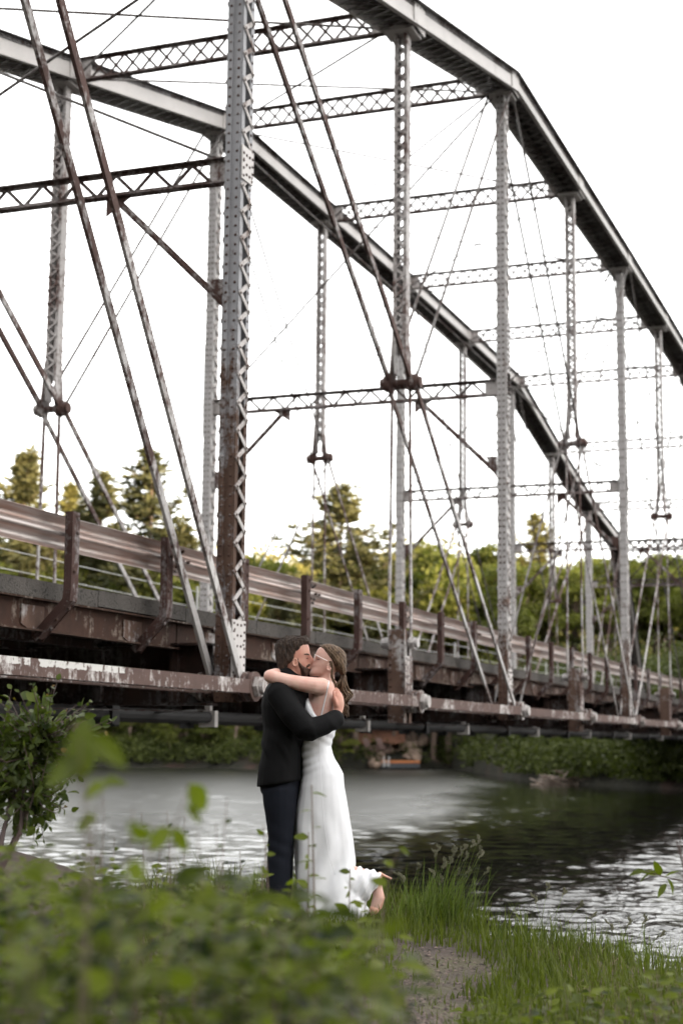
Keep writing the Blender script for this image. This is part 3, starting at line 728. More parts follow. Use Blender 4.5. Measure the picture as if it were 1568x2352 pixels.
# pines: (u of trunk, top v, distance, prototype, label)
for u, vt, s, k, lab in ((40, 1040, 116, 1, 'tall pine at the left edge of the picture beyond the guardrail'),
                         (338, 1026, 113, 0, 'tallest layered pine left of the big riveted post'),
                         (222, 1085, 120, 1, 'slender dark pine just left of the tallest pine'),
                         (420, 1205, 112, 1, 'short pine peeking behind the twin diagonal bars'),
                         (783, 1112, 111, 2, 'broad pine with drooping limbs between the two riveted posts'),
                         (640, 1330, 108, 1, 'small dark pine under the hill left of the broad pine')):
    p, t = far_ground(u, s); h = CAM[2]+crown_top(vt, s)-p[2]; plant_tree(CF[k], 'pine_tree', p, h/18, u*.7, lab, 'pine tree', G['pine'], 'pines on the far bank')
# broadleaved trees
spec = []
us = list(range(-60, 1700, 58)); rr = np.random.default_rng(5)
tops = [(-100, 1290), (100, 1270), (200, 1290), (420, 1300), (560, 1305), (680, 1330), (900, 1275), (1000, 1265), (1100, 1262), (1250, 1275), (1400, 1275), (1700, 1250)]
for row, (s0, dv) in enumerate(((112, 45), (121, 5))):
    for k, u in enumerate(us):
        u2 = u+rr.uniform(-22, 22)+row*28; s = s0+rr.uniform(-3, 4)
        if u2 > 1150: s -= rr.uniform(2, 18)
        vt = np.interp(u2, [a for a, _ in tops], [b_ for _, b_ in tops])+dv+rr.uniform(-45, 80)
        spec.append((u2, vt, s, int(rr.integers(0, 4)), G['tree'] if rr.random() < (.75 if row == 0 else .4) else G['tree2']))  # rear row gets more pale crowns, lightened in place of haze
names_ = ['rounded', 'bushy', 'spreading', 'dense']
spec.sort()
LAND = [(40, 'the left edge pine'), (125, 'the far hanger post at left'), (222, 'the slender pine'), (338, 'the tallest pine'), (485, 'the far post behind the big post'), (545, 'the big riveted post'), (640, 'the small pine'),
        (735, 'the far laced hanger'), (790, 'the broad pine'), (920, 'the first near hanger post'), (1062, 'the thin far hanger'), (1160, 'the second riveted post'), (1265, 'the far end hanger'), (1345, 'the white far end post'), (1430, 'the third riveted post'), (1515, 'the right edge hanger'), (1620, 'the right picture edge')]
for k, (u, vt, s, kk, mm) in enumerate(spec):
    p, t = far_ground(u, s); h = max(4.5, CAM[2]+crown_top(vt, s)-p[2])
    lm = min(LAND, key=lambda q: abs(q[0]-u)); du = u-lm[0]
    rel = 'directly behind' if abs(du) < 16 else ('just right of' if du > 0 else 'just left of') if abs(du) < 45 else ('farther right of' if du > 0 else 'farther left of')
    lab = '%s green %s tree, %s row, %s %s' % ('dark' if mm is G['tree'] else 'pale', names_[kk], 'front' if s < 117.5 else 'rear', rel, lm[1])
    plant_tree(BL[kk], 'broadleaf_tree', p, .55*h/10+.45, rr.uniform(0, 6), lab, 'tree', mm, 'broadleaved trees on the far bank', h/10)
p, t = far_ground(150, 190); plant_tree(CF[1], 'lit_tree', p+np.array([0, 0, 0]), 1.15, .4, 'small sunlit yellow tree between the left pines', 'tree', G['hill'])
p, t = far_ground(1235, 190); plant_tree(CF[0], 'lit_tree', p, 1.05, 1.4, 'sunlit yellow treetop rising right of the second riveted post', 'tree', G['hill'])
# leafy trees by the waterline seen under the deck
for u, vt, s, k, mm, lab in ((480, 1650, 107, 3, G['tree'], 'round green tree at the far waterline left of the couple'),
                             (395, 1640, 107, 1, G['tree'], 'green tree at the far waterline below the lower chord'),
                             (560, 1660, 108, 1, G['tree2'], 'small pale green tree at the far waterline by bare trunks'),
                             (785, 1655, 106, 3, G['tree2'], 'bright green tree beside the red soil slope'),
                             (250, 1650, 108, 2, G['tree'], 'dark green tree at the far waterline behind the leafy bush'),
                             (1195, 1690, 82, 0, G['under'], 'leafy bush hanging over the water at the point of the right bank'),
                             (1150, 1680, 104, 2, G['tree'], 'dark shrub on the bank left of the right point'),
                             (1265, 1678, 80, 3, G['under'], 'bush on the right bank above the brushwood'),
                             (1090, 1665, 112, 3, G['tree'], 'dark bush under the deck right of the boulder slope'),
                             (1340, 1655, 84, 0, G['tree'], 'pale bush on the embankment under the bridge'),
                             (330, 1600, 112, 3, G['tree'], 'dark green tree behind the pipe left of the round waterline tree'),
                             (450, 1590, 113, 0, G['tree2'], 'pale green tree behind the pipe above the lone boulder'),
                             (620, 1600, 112, 2, G['tree'], 'dark green tree behind the black jacket'),
                             (180, 1600, 112, 1, G['tree'], 'dark green tree behind the upper leafy bush'),
                             (60, 1600, 112, 0, G['tree2'], 'pale green tree at the left edge under the deck'),
                             (720, 1620, 113, 1, G['tree'], 'dark green tree behind the ponytail'),
                             (1230, 1672, 86, 2, G['under'], 'dark bush filling the right bank above the point'),
                             (1305, 1668, 78, 1, G['under'], 'dark green bush under the deck right of the point')):
    p, t = far_ground(u, s); h = CAM[2]+crown_top(vt, s)-p[2]+.3; plant_tree(BL[k], 'bank_tree', p-np.array([0, 0, .3]), h/10*1.9, u, lab, 'tree', mm, None, h/10)
for k, (u, v0, v1, s) in enumerate(((668, 1560, 1745, 109), (540, 1665, 1715, 106), (905, 1640, 1700, 112), (950, 1640, 1690, 113), (1063, 1665, 1712, 113), (300, 1640, 1745, 110), (430, 1640, 1745, 110))):
    p, t = far_ground(u, s); tp = at(u+4, v0, s); b_ = MB().tube([p-np.array([0, 0, .3]), (p+tp)/2, tp], [.14, .12, .08], 6)
    b_.tube([(p+tp)/2+np.array([0, 0, .6]), (p+tp)/2+np.array([.3, -.5, 1.0])], [.04, .01], 4)
    tag(b_.build('bare_trunk', G['bark']), ['slim bare trunk left of the couple at the far shore', 'short bare trunk by the far waterline behind the man', 'pale trunk above the boulder slope', 'second pale trunk right of the boulder slope', 'grey dead trunk on the dark bank', 'bare trunk behind the leafy bush', 'bare trunk between waterline trees'][k], 'tree trunk')
# far hillside wood, one mass
hr = np.random.default_rng(9); Cs = []
for k in range(900):
    s = hr.uniform(140, 330); t = hr.uniform(-.30, .30)*s*1.15; h = float(far_h(np.array(s), np.array(t))); c = gp(s, t, h+2.5); r_ = hr.uniform(1.8, 3.4)
    u_ = unit(170, hr); u_[:, 2] = np.abs(u_[:, 2])*1.25-.2; Cs.append(c+u_*r_*(.8+.35*hr.random((170, 1)))*np.array([1, 1, 1.35 if k % 4 else 2.2]))
Cs = np.concatenate(Cs); a, b_ = frames(len(Cs), .5, hr); V, F = quads(Cs, a, b_, hr.uniform(.5, 1.0, len(Cs)), .75)
tag(link('hillside_wood', mesh_np('hillside_wood', V, F), G['hill']), 'sunlit wooded hillside far behind the river trees', 'wood', kind='stuff')
# low undergrowth along the far waterline
Cs = []
for k in range(2600):
    t = hr.uniform(-34, 34) if k < 1500 else hr.uniform(7.5, 24); e = .3+22*hr.random()**1.6 if k < 1500 else .3+26*hr.random()**2; s = float(shore_far(np.array(t)))+e
    if -.5 < t < 7.5 and e < 14 and hr.random() < .8: continue
    c = gp(s, t, float(far_h(np.array(s), np.array(t)))+.2); r_ = hr.uniform(.45, 1.25)*(1+.02*e)
    u_ = unit(80, hr); u_[:, 2] = np.abs(u_[:, 2])*1.1; Cs.append(c+u_*r_*(.5+.6*hr.random((80, 1)))*np.array([1, 1, 1.6 if k % 7 == 0 else .9]))
Cs = np.concatenate(Cs); a, b_ = frames(len(Cs), .6, hr); V, F = quads(Cs, a, b_, hr.uniform(.10, .30, len(Cs)), .6)
tag(link('undergrowth', mesh_np('undergrowth', V, F), G['under']), 'low green undergrowth covering the far bank', 'undergrowth', kind='stuff')

# ------------------------------------------------------------------ far shore details: dock, boulders, chairs, soil, brushwood
m, nt, b = new_mat('orange_dock_boards'); M['dock'] = m; nt.links.new(mix(nt, noise(nt, pos(nt), 5, 3), (.30, .10, .03), (.44, .16, .055)), b.inputs['Base Color'])
m, nt, b = new_mat('dock_floats'); M['float'] = m; b.inputs['Base Color'].default_value = (.05, .055, .065, 1)
m, nt, b = new_mat('bank_stone'); M['stone'] = m; nt.links.new(mix(nt, math_n(nt, 'ADD', math_n(nt, 'MULTIPLY', noise(nt, pos(nt), 2.5, 4), .6), math_n(nt, 'MULTIPLY', N(nt, 'ShaderNodeObjectInfo').outputs['Random'], .5)), (.11, .075, .055), (.32, .235, .18)), b.inputs['Base Color']); b.inputs['Roughness'].default_value = .9
m, nt, b = new_mat('red_soil'); M['redsoil'] = m; nt.links.new(mix(nt, noise(nt, pos(nt), 1.2, 5, .7), (.12, .045, .026), (.26, .12, .072)), b.inputs['Base Color']); b.inputs['Roughness'].default_value = .95; bump(nt, b, noise(nt, pos(nt), 5, 5), .8, .15)
m, nt, b = new_mat('brown_chair_wood'); M['chair'] = m; b.inputs['Base Color'].default_value = (.13, .085, .075, 1)
m, nt, b = new_mat('white_paint'); M['whitepaint'] = m; b.inputs['Base Color'].default_value = (.55, .54, .53, 1)
m, nt, b = new_mat('dead_wood'); M['dead'] = m; nt.links.new(mix(nt, noise(nt, pos(nt), 2, 4), (.05, .033, .024), (.17, .12, .085)), b.inputs['Base Color'])
SD = 104.0
def fp(u, v, s=SD): return at(u, v, s)
dock = empty('swim_dock', tuple(fp(920, 1760))); tag(dock, 'orange floating dock at the far shore', 'dock')
fr = RH
a, c = fp(877, 1750), fp(964, 1750); MB().bar(a+FH*1.0, c+FH*1.0, 2.0, .16, FH).build('deck_boards', M['dock'], dock)
MB().bar(a+FH*1.0-np.array([0, 0, .24]), c+FH*1.0-np.array([0, 0, .24]), 1.9, .3, FH).build('floats', M['float'], dock)
for k in range(9): q = a+(c-a)*(k+.5)/9-np.array([0, 0, .22]); MB().bar(q-np.array([0, 0, .14])+FH*.03, q+np.array([0, 0, .14])+FH*.03, .05, .06, RH).build('float_rib', M['float'], dock)
lad = MB()
for u in (881, 893): lad.tube([fp(u, 1762, 103.9), fp(u, 1741, 103.9), fp(u, 1739, 104.4)], .035, 6)
for v in (1750, 1757): lad.tube([fp(881, v, 103.9), fp(893, v, 103.9)], .025, 5)
lad.build('ladder', M['whitepaint'], dock)
def rock_mesh(seed):
    r = np.random.default_rng(seed); bm = bmesh.new(); bmesh.ops.create_icosphere(bm, subdivisions=2, radius=1)
    ax = unit(7, r)
    for v in bm.verts:
        p_ = np.array(v.co)
        for n_, d in zip(ax, r.uniform(.62, .92, 7)):
            q_ = p_@n_
            if q_ > d: p_ = p_-n_*(q_-d)
        v.co = Vector(p_*(1+.05*r.normal()))
    me = bpy.data.meshes.new('boulder'); bm.to_mesh(me); bm.free(); return me
ROCK = [rock_mesh(60+k) for k in range(5)]
for r_ in ROCK: r_.materials.append(M['stone'])
rk = np.random.default_rng(3); n_b = 0
def boulder(p, sz, mesh, label, group, mat=None):
    o = bpy.data.objects.new('boulder', mesh); col.objects.link(o); o.location = tuple(p); o.rotation_euler = tuple(rk.uniform(0, 6, 3)); o.scale = tuple(np.array(sz)*rk.uniform(.75, 1.25, 3)); tag(o, label, 'boulder', group); return o
for u0, u1, v0, v1, n, sz in ((845, 880, 1735, 1760, 8, .34), (830, 905, 1716, 1728, 14, .28), (905, 950, 1695, 1725, 30, .28), (930, 980, 1690, 1712, 18, .28), (918, 945, 1672, 1692, 12, .27), (930, 960, 1715, 1740, 9, .34), (915, 965, 1736, 1746, 7, .25)):
    for k in range(n):
        u, v = rk.uniform(u0, u1), rk.uniform(v0, v1); s = 105+(1760-v)*.14
        boulder(fp(u, v, s), (sz*rk.uniform(.6, 1.2),)*3, ROCK[k % 5], 'tan boulder in the tumbled stone slope above the orange dock', 'boulders on the far shore')
for u, v, sz, lab in ((450, 1749, .42, 'lone pinkish boulder at the far waterline left of the couple'), (1126, 1726, .62, 'lone boulder on the dark bank right of the dock'), (362, 1752, .3, 'flat stone at the far waterline under the leafy bush')):
    boulder(fp(u, v, 105.5), (sz, sz, sz*.8), ROCK[1], lab, None)
# red soil slope and timber edge
sl = []
for i in range(9):
    for j in range(7):
        u = 812+ (930-812)*i/8; v = 1648+(1706-1648)*j/6+3*math.sin(i*1.3+j); s = 116-6.5*j/6+rk.uniform(-.25, .25); sl.append(fp(u, v, s))
tag(link('soil_slope', mesh_np('soil_slope', np.array(sl), [(i*7+j, i*7+j+1, (i+1)*7+j+1, (i+1)*7+j) for i in range(8) for j in range(6)], True), M['redsoil']), 'bare red soil slope above the dock', 'soil slope', kind='structure')
te = empty('timber_edging', tuple(fp(880, 1646, 116))); tag(te, 'orange timber edging above the red soil slope', 'edging')
for k in range(3): MB().bar(fp(815+2*k, 1648-5.2*k, 115.8), fp(930-2*k, 1650-5.2*k, 115.8), .15, .12, (0, 0, 1)).build('timber', M['dock'], te)
def adirondack(p, rz, mat, label):
    e = empty('lawn_chair', tuple(p), rz); tag(e, label, 'chair')
    def prt(nm, mb): o = link(nm, mb.mesh(nm), mat); o.parent = e
    prt('seat', MB().bar((0, -.28, .36), (0, .28, .26), .55, .04, (1, 0, 0)))
    for k in range(5): prt('back_slat', MB().bar((-.22+.11*k, .22, .27), (-.27+.135*k, .52, 1.0+(.06 if k in (1, 2, 3) else 0)), .10, .025, (1, 0, 0)))
    for s_ in (-1, 1):
        prt('armrest', MB().bar((s_*.33, -.32, .56), (s_*.33, .36, .52), .12, .025, (1, 0, 0))); prt('leg', MB().bar((s_*.31, -.28, 0), (s_*.31, -.28, .56), .09, .03, (1, 0, 0))); prt('leg', MB().bar((s_*.31, .1, .3), (s_*.31, .5, 0), .09, .03, (1, 0, 0)))
for u, lab in ((852, 'brown lawn chair on the far shore, left of the pair'), (882, 'brown lawn chair on the far shore, right of the pair')): adirondack(fp(u, 1731, 107), -YAW, M['chair'], lab)
adirondack(fp(979, 1680, 114), -YAW+.4, M['whitepaint'], 'white lawn chair on the slope right of the boulders')
# brushwood washed up on the right bank
bw = MB(); wr = np.random.default_rng(2)
for k in range(70):
    u = wr.uniform(1240, 1345); v = 1803-(wr.random()**1.5)*34*(1-abs(u-1292)/75); p = at(u, v, 70+wr.uniform(-.6, .8)); d = nrm(wr.normal(size=3)*np.array([1, 1, .35])+RH*1.2)*wr.uniform(.4, 1.3)
    bw.tube([p-d*.5, p+wr.normal(size=3)*.05, p+d*.5], [.04, .03, .01], 4)
bw.tube([at(1232, 1803, 69.6), at(1262, 1795, 69.8)], [.11, .06], 6)
tag(bw.build('brushwood_pile', M['dead']), 'heap of grey brown driftwood on the right bank waterline', 'driftwood')
# ------------------------------------------------------------------ near bank: grass, reeds, plants, stones
gr_ = np.random.default_rng(17)
def blades(S, T, Hh, wid, lean, r=gr_, bend=.35):
    """tapered grass blades rooted on the near ground"""
    n = len(S); base = CAM[None]+S[:, None]*FH+T[:, None]*RH; base[:, 2] = CAM[2]+near_h(S, T)-.02
    an = r.uniform(0, 2*math.pi, n); side = np.stack([np.cos(an), np.sin(an), np.zeros(n)], 1); fwd = np.stack([-np.sin(an), np.cos(an), np.zeros(n)], 1)
    ln = (lean+bend*r.random(n))[:, None]*Hh[:, None]; up = np.array([0, 0, 1.0])
    p1 = base+up*Hh[:, None]*.5+fwd*ln*.25; p2 = base+up*Hh[:, None]*(.98-.25*ln/Hh[:, None])+fwd*ln; w = side*wid[:, None]
    V = np.stack([base-w, base+w, p1-w*.8, p1+w*.8, p2], 1).reshape(-1, 3); i = np.arange(n)[:, None]*5
    F = np.concatenate([i+np.array([[0, 1, 3]]), i+np.array([[0, 3, 2]]), i+np.array([[2, 3, 4]])])
    return V, F
def path_d(S, T):
    """below 1 on the trodden footpath that runs from the couple towards the viewer"""
    tc = np.interp(S, [5.5, 6.5, 7.6, 8.9, 9.8], [.12, .22, .38, .56, .50]); hw = np.interp(S, [5.5, 8.0, 9.0, 9.9], [.24, .27, .30, .12])
    return ((T-tc)/hw)**2+1.5*(vnoise(S, T, 4.5, 9)-.5)+.7*(vnoise(S, T, 11, 12)-.5)+np.where(S > 9.7, 3, 0)
n = 52000; S = gr_.uniform(6.0, 13.2, n); T = gr_.uniform(-1.5, 3.2, n)
edge = shore_near(T)-S; pathd = path_d(S, T)
keep = (edge > -.30) & (gr_.random(n) < np.clip((pathd-.35)*1.1, .14, 1)) & (gr_.random(n) < .35+.65*vnoise(S, T, 2.2, 11))
S, T, edge, pathd = S[keep], T[keep], edge[keep], pathd[keep]
Hh = (.06+.10*gr_.random(len(S)))*(.6+.7*np.clip(pathd-.6, 0, 1))+.17*np.exp(-(edge/.7)**2)*np.clip(1.25-.45*T, .35, 1)*gr_.random(len(S))**1.5*(.3+1.4*vnoise(S, T, 3, 5))
V, F = blades(S, T, Hh, .0026+.003*gr_.random(len(S)), .15)
tag(link('grass', mesh_np('grass', V, F), G['grass']), 'green grass covering the near river bank', 'grass', kind='stuff')
n = 18000; S = gr_.uniform(6.0, 11.8, n); T = gr_.uniform(-1.0, 3.0, n); ok_ = (shore_near(T)-S > -.1) & (vnoise(S, T, 1.6, 14) > .42); S, T = S[ok_], T[ok_]
V, F = blades(S, T, .05+.13*gr_.random(len(S))**2, .0018+.0018*gr_.random(len(S)), .5, bend=.9)
tag(link('dry_grass', mesh_np('dry_grass', V, F), G['dry']), 'dead straw coloured grass lying among the green grass', 'grass', kind='stuff')
# dry litter and gravel on the path
gv = MB(); n = 9000
for k in range(n):
    s, t = gr_.uniform(6.0, 10.2), gr_.uniform(-.2, 1.5); d_ = float(path_d(np.array(s), np.array(t)))
    if d_ > 1.3: continue
    c = gp(s, t, float(near_h(np.array(s), np.array(t)))+.002); r_ = .003+.012*gr_.random()**2; q = unit(6, gr_)*r_*np.array([1, 1, .5]); gv.add([c+np.array(v) for v in ((r_, 0, 0), (-r_*.8, r_*.3, 0), (0, r_, .1*r_), (0, -r_, 0), (0, 0, r_*.7))]+[], [(0, 2, 4), (2, 1, 4), (1, 3, 4), (3, 0, 4)])
m, nt, b = new_mat('path_gravel'); nt.links.new(mix(nt, N(nt, 'ShaderNodeNewGeometry').outputs['Random Per Island'], (.025, .019, .016), (.17, .13, .112)), b.inputs['Base Color']); b.inputs['Roughness'].default_value = .9; M['gravel'] = m
tag(gv.build('gravel', m), 'pinkish grey gravel scattered on the footpath', 'gravel', kind='stuff')

def blade_strip(mb, p, d, ln, w, droop, r):
    """one long grass leaf"""
    side = nrm(np.cross(d, (0, 0, 1)))*w; pts = []
    for q in (0, .3, .6, .85, 1): c = p+d*ln*q*(1-.12*droop*q)+np.array([0, 0, 1])*ln*q*(1-.5*droop*q*q); pts.append((c, side*(1-q**2*.95)))
    n0 = len(mb.v)
    for c, s_ in pts: mb.v += [tuple(c-s_), tuple(c+s_)]
    for i in range(4): mb.f.append((n0+2*i, n0+2*i+1, n0+2*i+3, n0+2*i+2))
def tuft(name, s, t, hmax, nblade, heads, label, lean=(0, 0), spread=.16, seedv=1):
    r = np.random.default_rng(seedv); base = gp(s, t, float(near_h(np.array(s), np.array(t)))); e = empty(name, tuple(base)); tag(e, label, 'grass tuft')
    mb = MB()
    for k in range(nblade):
        o_ = (RH*r.normal()*spread+FH*r.normal()*spread); d = RH*(r.normal()*.22+lean[0])+FH*(r.normal()*.2); blade_strip(mb, base+o_-np.array([0, 0, .03]), d, hmax*(.35+.55*r.random()), .0035+.002*r.random(), r.random()*1.1, r)
    mb.build('blades', G['reed'], e)['kind'] = 'stuff'
    for dx, hh in heads:
        p0 = base+RH*(dx*.35+r.normal()*.03)+FH*r.normal()*.06; p1 = base+RH*dx+np.array([0, 0, hh])+FH*r.normal()*.05; mid = (p0+p1)/2+RH*-.03*np.sign(dx+.01)
        st_ = MB().tube([p0, mid, p1], [.0022, .0018, .0012], 5).build('stem', G['reed'], e)
        hd = MB(); d = nrm(p1-mid); L = r.uniform(.045, .085)
        for q in np.linspace(0, 1, 7):
            c = p1+d*L*(q-.2)+RH*.012*math.sin(q*5)+np.array([0, 0, -.012*q*q]); ball_r = .0075*math.sin(math.pi*(.18+.75*q))+.002
            for z in range(3): u_ = unit(1, r)[0]; hd.bar(c, c+(d*.8+u_*.9)*ball_r*1.5, .005, .004, u_)
            hd.tube([c-d*.006, c+d*.006], ball_r*.8, 5)
        hd.build('seed_head', G['seed'], st_)
    return e
def uv_heads(lst, s, t0, base_v):
    return [(((u-784)/FPX*s)-t0, (base_v-v)/FPX*s) for u, v in lst]
T0 = (1010-784)/FPX*10.7; H0 = 1705+1.15*FPX/10.7
heads = [(1000, 1945), (1008, 1935), (1017, 1965), (1022, 1970), (997, 1990), (1040, 1948), (1046, 1940), (1066, 1930), (1056, 1945), (1070, 1955), (1085, 1925), (1095, 1918), (1098, 1940), (1106, 1950), (1036, 1962), (1012, 2005), (1075, 1985), (1050, 1990), (1113, 1982)]
tuft('tall_grass_tuft', 10.7, T0, .62, 240, uv_heads(heads, 10.7, T0, H0), 'tall seeding grass tuft at the water edge right of the kicked up heel', (.22, 0), .13, 2)
T1 = (945-784)/FPX*10.5; tuft('leafy_grass_tuft', 10.5, T1, .40, 130, uv_heads([(962, 1972), (922, 1995), (930, 2000)], 10.5, T1, H0), 'shorter bright grass tuft beside the kicked up heel', (.05, 0), .10, 3)
T2 = (1245-784)/FPX*10.0; tuft('thin_grass_tuft', 10.0, T2, .42, 100, uv_heads([(1255, 1990), (1290, 2000), (1320, 2030), (1350, 2050), (1230, 2020)], 10.0, T2, 2135), 'thin sparse grass tuft in front of the bright water', (.1, 0), .28, 4)
T3 = (1420-784)/FPX*9.5; tuft('thin_grass_tuft', 9.5, T3, .40, 90, uv_heads([(1440, 2080), (1470, 2070), (1500, 2100), (1400, 2090)], 9.5, T3, 2180), 'thin sparse grass tuft at the lower right water edge', (.1, 0), .25, 5)

# ---- leaves
def leaf_mesh(name, L=1.0, w=.62, fold=.12, curl=.15):
    V = []; st_ = [0, .12, .35, .62, .85, 1.0]; ww = [.02, .55, 1.0, .85, .42, .0]
    for q, k in zip(st_, ww):
        z = -curl*q*q*L
        V += [(-w*L/2*k, q*L, z+fold*L*k*.5), (0, q*L, z), (w*L/2*k, q*L, z+fold*L*k*.5)]
    F = []
    for i in range(5): F += [(3*i, 3*i+1, 3*i+4, 3*i+3), (3*i+1, 3*i+2, 3*i+5, 3*i+4)]
    return mesh_np(name, np.array(V), F, True)
LEAF = [leaf_mesh('leaf', 1, .52, .14, .18), leaf_mesh('leaf', 1, .42, .24, .3), leaf_mesh('leaf', 1, .60, .10, .1)]
LEAFB = [leaf_mesh('leaf', 1, .72, .12, .12), leaf_mesh('leaf', 1, .60, .22, .25), leaf_mesh('leaf', 1, .82, .08, .05)]; LEAFY = [me.copy() for me in LEAFB]
for me in LEAF: me.materials.append(G['near'])
for me in LEAFB: me.materials.append(G['bush'])
for me in LEAFY: me.materials.append(G['young'])
LV = [np.array([v.co for v in me.vertices]) for me in LEAF]; LF = [[tuple(p_.vertices) for p_ in me.polygons] for me in LEAF]
def leaf_matrix(p, d, nrmv, size):
    d = nrm(d); n_ = nrm(nrmv-d*(np.asarray(nrmv)@d)); x = np.cross(d, n_)
    return Matrix(((x[0]*size, d[0]*size, n_[0]*size, p[0]), (x[1]*size, d[1]*size, n_[1]*size, p[1]), (x[2]*size, d[2]*size, n_[2]*size, p[2]), (0, 0, 0, 1)))
def put_leaf(meshes, k, p, d, n_, size, parent, acc=None):
    if acc is None:
        o = bpy.data.objects.new('leaf', meshes[k % 3]); col.objects.link(o); o.parent = parent
        o.matrix_parent_inverse = Matrix.Translation(-Vector(parent.location)); o.matrix_basis = leaf_matrix(p, d, n_, size)
    else:
        mt = np.array(leaf_matrix(p, d, n_, size)); acc.add(LV[k % 3]@mt[:3, :3].T+mt[:3, 3], LF[k % 3])
# leafy bush on the left
bush = empty('leafy_bush', tuple(gp(7.5, -1.75, -1.0))); tag(bush, 'round leaved green bush at the left edge over the water', 'bush')
br = np.random.default_rng(8); tw = MB(); nl = 0; macc = MB()
tips = [(75, 1572), (133, 1562), (178, 1618), (205, 1612), (250, 1652), (238, 1690), (215, 1720), (150, 1640), (110, 1600), (45, 1590), (20, 1600), (180, 1680), (155, 1852), (130, 1830), (140, 1800), (110, 1870), (90, 1900), (125, 1760), (60, 1640), (100, 1650), (30, 1680), (75, 1700), (140, 1720), (180, 1740), (20, 1740), (60, 1760), (100, 1780), (10, 1820), (50, 1830), (20, 1880), (60, 1890), (-20, 1640), (-30, 1700), (-20, 1780), (-30, 1850), (40, 1920), (80, 1840), (150, 1780)]
root = gp(7.4, -1.62, -.75)
inner = [at(30, 1800, 7.5), at(60, 1740, 7.5), at(10, 1720, 7.6), at(80, 1820, 7.4), at(90, 1700, 7.5)]
for c in inner: tw.tube([root, (root+c)/2+br.normal(size=3)*.04, c], [.014, .010, .006], 5)
for k, (u, v) in enumerate(tips*3):
    if k >= len(tips): u += br.uniform(-30, 18); v += br.uniform(-8, 30)
    d_ = 7.5+br.uniform(-.3, .3); tip = at(u, v, d_); st0 = min(inner, key=lambda c: np.linalg.norm(c-tip)+br.random()*.15); midp = (st0+tip)/2+np.array([0, 0, -.03])+br.normal(size=3)*.02
    tw.tube([st0, midp, tip], [.0045, .003, .0012], 4)
    for q in np.linspace(.25, 1, 6):
        p = st0*(1-q)**2+2*midp*q*(1-q)+tip*q*q; dd = nrm(tip-st0)+unit(1, br)[0]*.9; nn_ = -FH*.6+np.array([0, 0, .6])+unit(1, br)[0]*.8
        sz = .052*br.uniform(.6, 1.25)*(1.0 if q < .9 else .65); young = q > .9 and br.random() < .35
        if nl < 300: put_leaf(LEAFY if young else LEAFB, k+int(q*10), p, dd, nn_, sz, bush); nl += 1
        else: put_leaf(LEAFB, k+int(q*10), p, dd, nn_, sz, bush, macc)
    for q in range(5):
        p = st0+br.normal(size=3)*.07; put_leaf(LEAFB, k+q, p, unit(1, br)[0], -FH*.5+np.array([0, 0, .7])+unit(1, br)[0]*.8, .06*br.uniform(.7, 1.2), bush, macc)
tw.build('twigs', G['twig'], bush); tag(macc.build('inner_leaves', G['bush'], bush), kind='stuff')
m, nt, b = new_mat('mound_stone'); M['moundstone'] = m; nt.links.new(mix(nt, noise(nt, pos(nt), 14, 4), (.035, .027, .026), (.13, .105, .10)), b.inputs['Base Color']); b.inputs['Roughness'].default_value = .9
# rocky mound on the left
for k in range(60):
    s, t = gr_.uniform(4.4, 6.2), gr_.uniform(-1.5, -.6); sz = gr_.uniform(.02, .065)
    o = bpy.data.objects.new('stone', ROCK[k % 5]); col.objects.link(o); o.location = tuple(gp(s, t, float(near_h(np.array(s), np.array(t)))+sz*.25)); o.rotation_euler = tuple(gr_.uniform(0, 6, 3)); o.scale = (sz*1.3, sz, sz*.7)
    o.material_slots[0].link = 'OBJECT'; o.material_slots[0].material = M['moundstone']
    tag(o, 'dark mauve grey stone on the low mound at the left edge', 'stone', 'stones on the left mound')
# ---- foreground plants, out of focus
fr_ = np.random.default_rng(31)
def plant(s, t, top, nleaf, size, label, singles, lean=0.0, name='leafy_plant', group='foreground plants', stem=.0025, horiz=False, mat=None):
    g = float(near_h(np.array(s), np.array(t))); base = gp(s, t, g); e = empty(name, tuple(base)); tag(e, label, 'plant', group)
    tip = gp(s+fr_.uniform(-.05, .05), t+lean, top); mid = (base+tip)/2+RH*fr_.uniform(-.04, .04); P3 = lambda q: base*(1-q)**2+2*mid*q*(1-q)+tip*q*q
    MB().tube([P3(q) for q in np.linspace(0, 1, 7)], [stem*(1-.6*q) for q in np.linspace(0, 1, 7)], 6).build('stem', G['stem'], e)
    acc = None if singles else MB()
    for k in range(nleaf):
        q = .18+.82*(k+.5)/nleaf; an = k*2.4+fr_.uniform(-.4, .4); d = RH*math.cos(an)+FH*math.sin(an)+np.array([0, 0, .05 if horiz else fr_.uniform(-.1, .6)])
        put_leaf(LEAF, k, P3(q), d, (np.array([0, 0, 1.0])+unit(1, fr_)[0]*.2) if horiz else (np.array([0, 0, .6])-FH*.9+unit(1, fr_)[0]*.7), size*fr_.uniform(.7, 1.2)*(1-.35*q), e, acc)
    if acc: tag(acc.build('leaves', G['near'], e), kind='stuff')
    return e
T_ = lambda u, s: (u-784)/FPX*s
H_ = lambda v, s: -(v-1705)/FPX*s
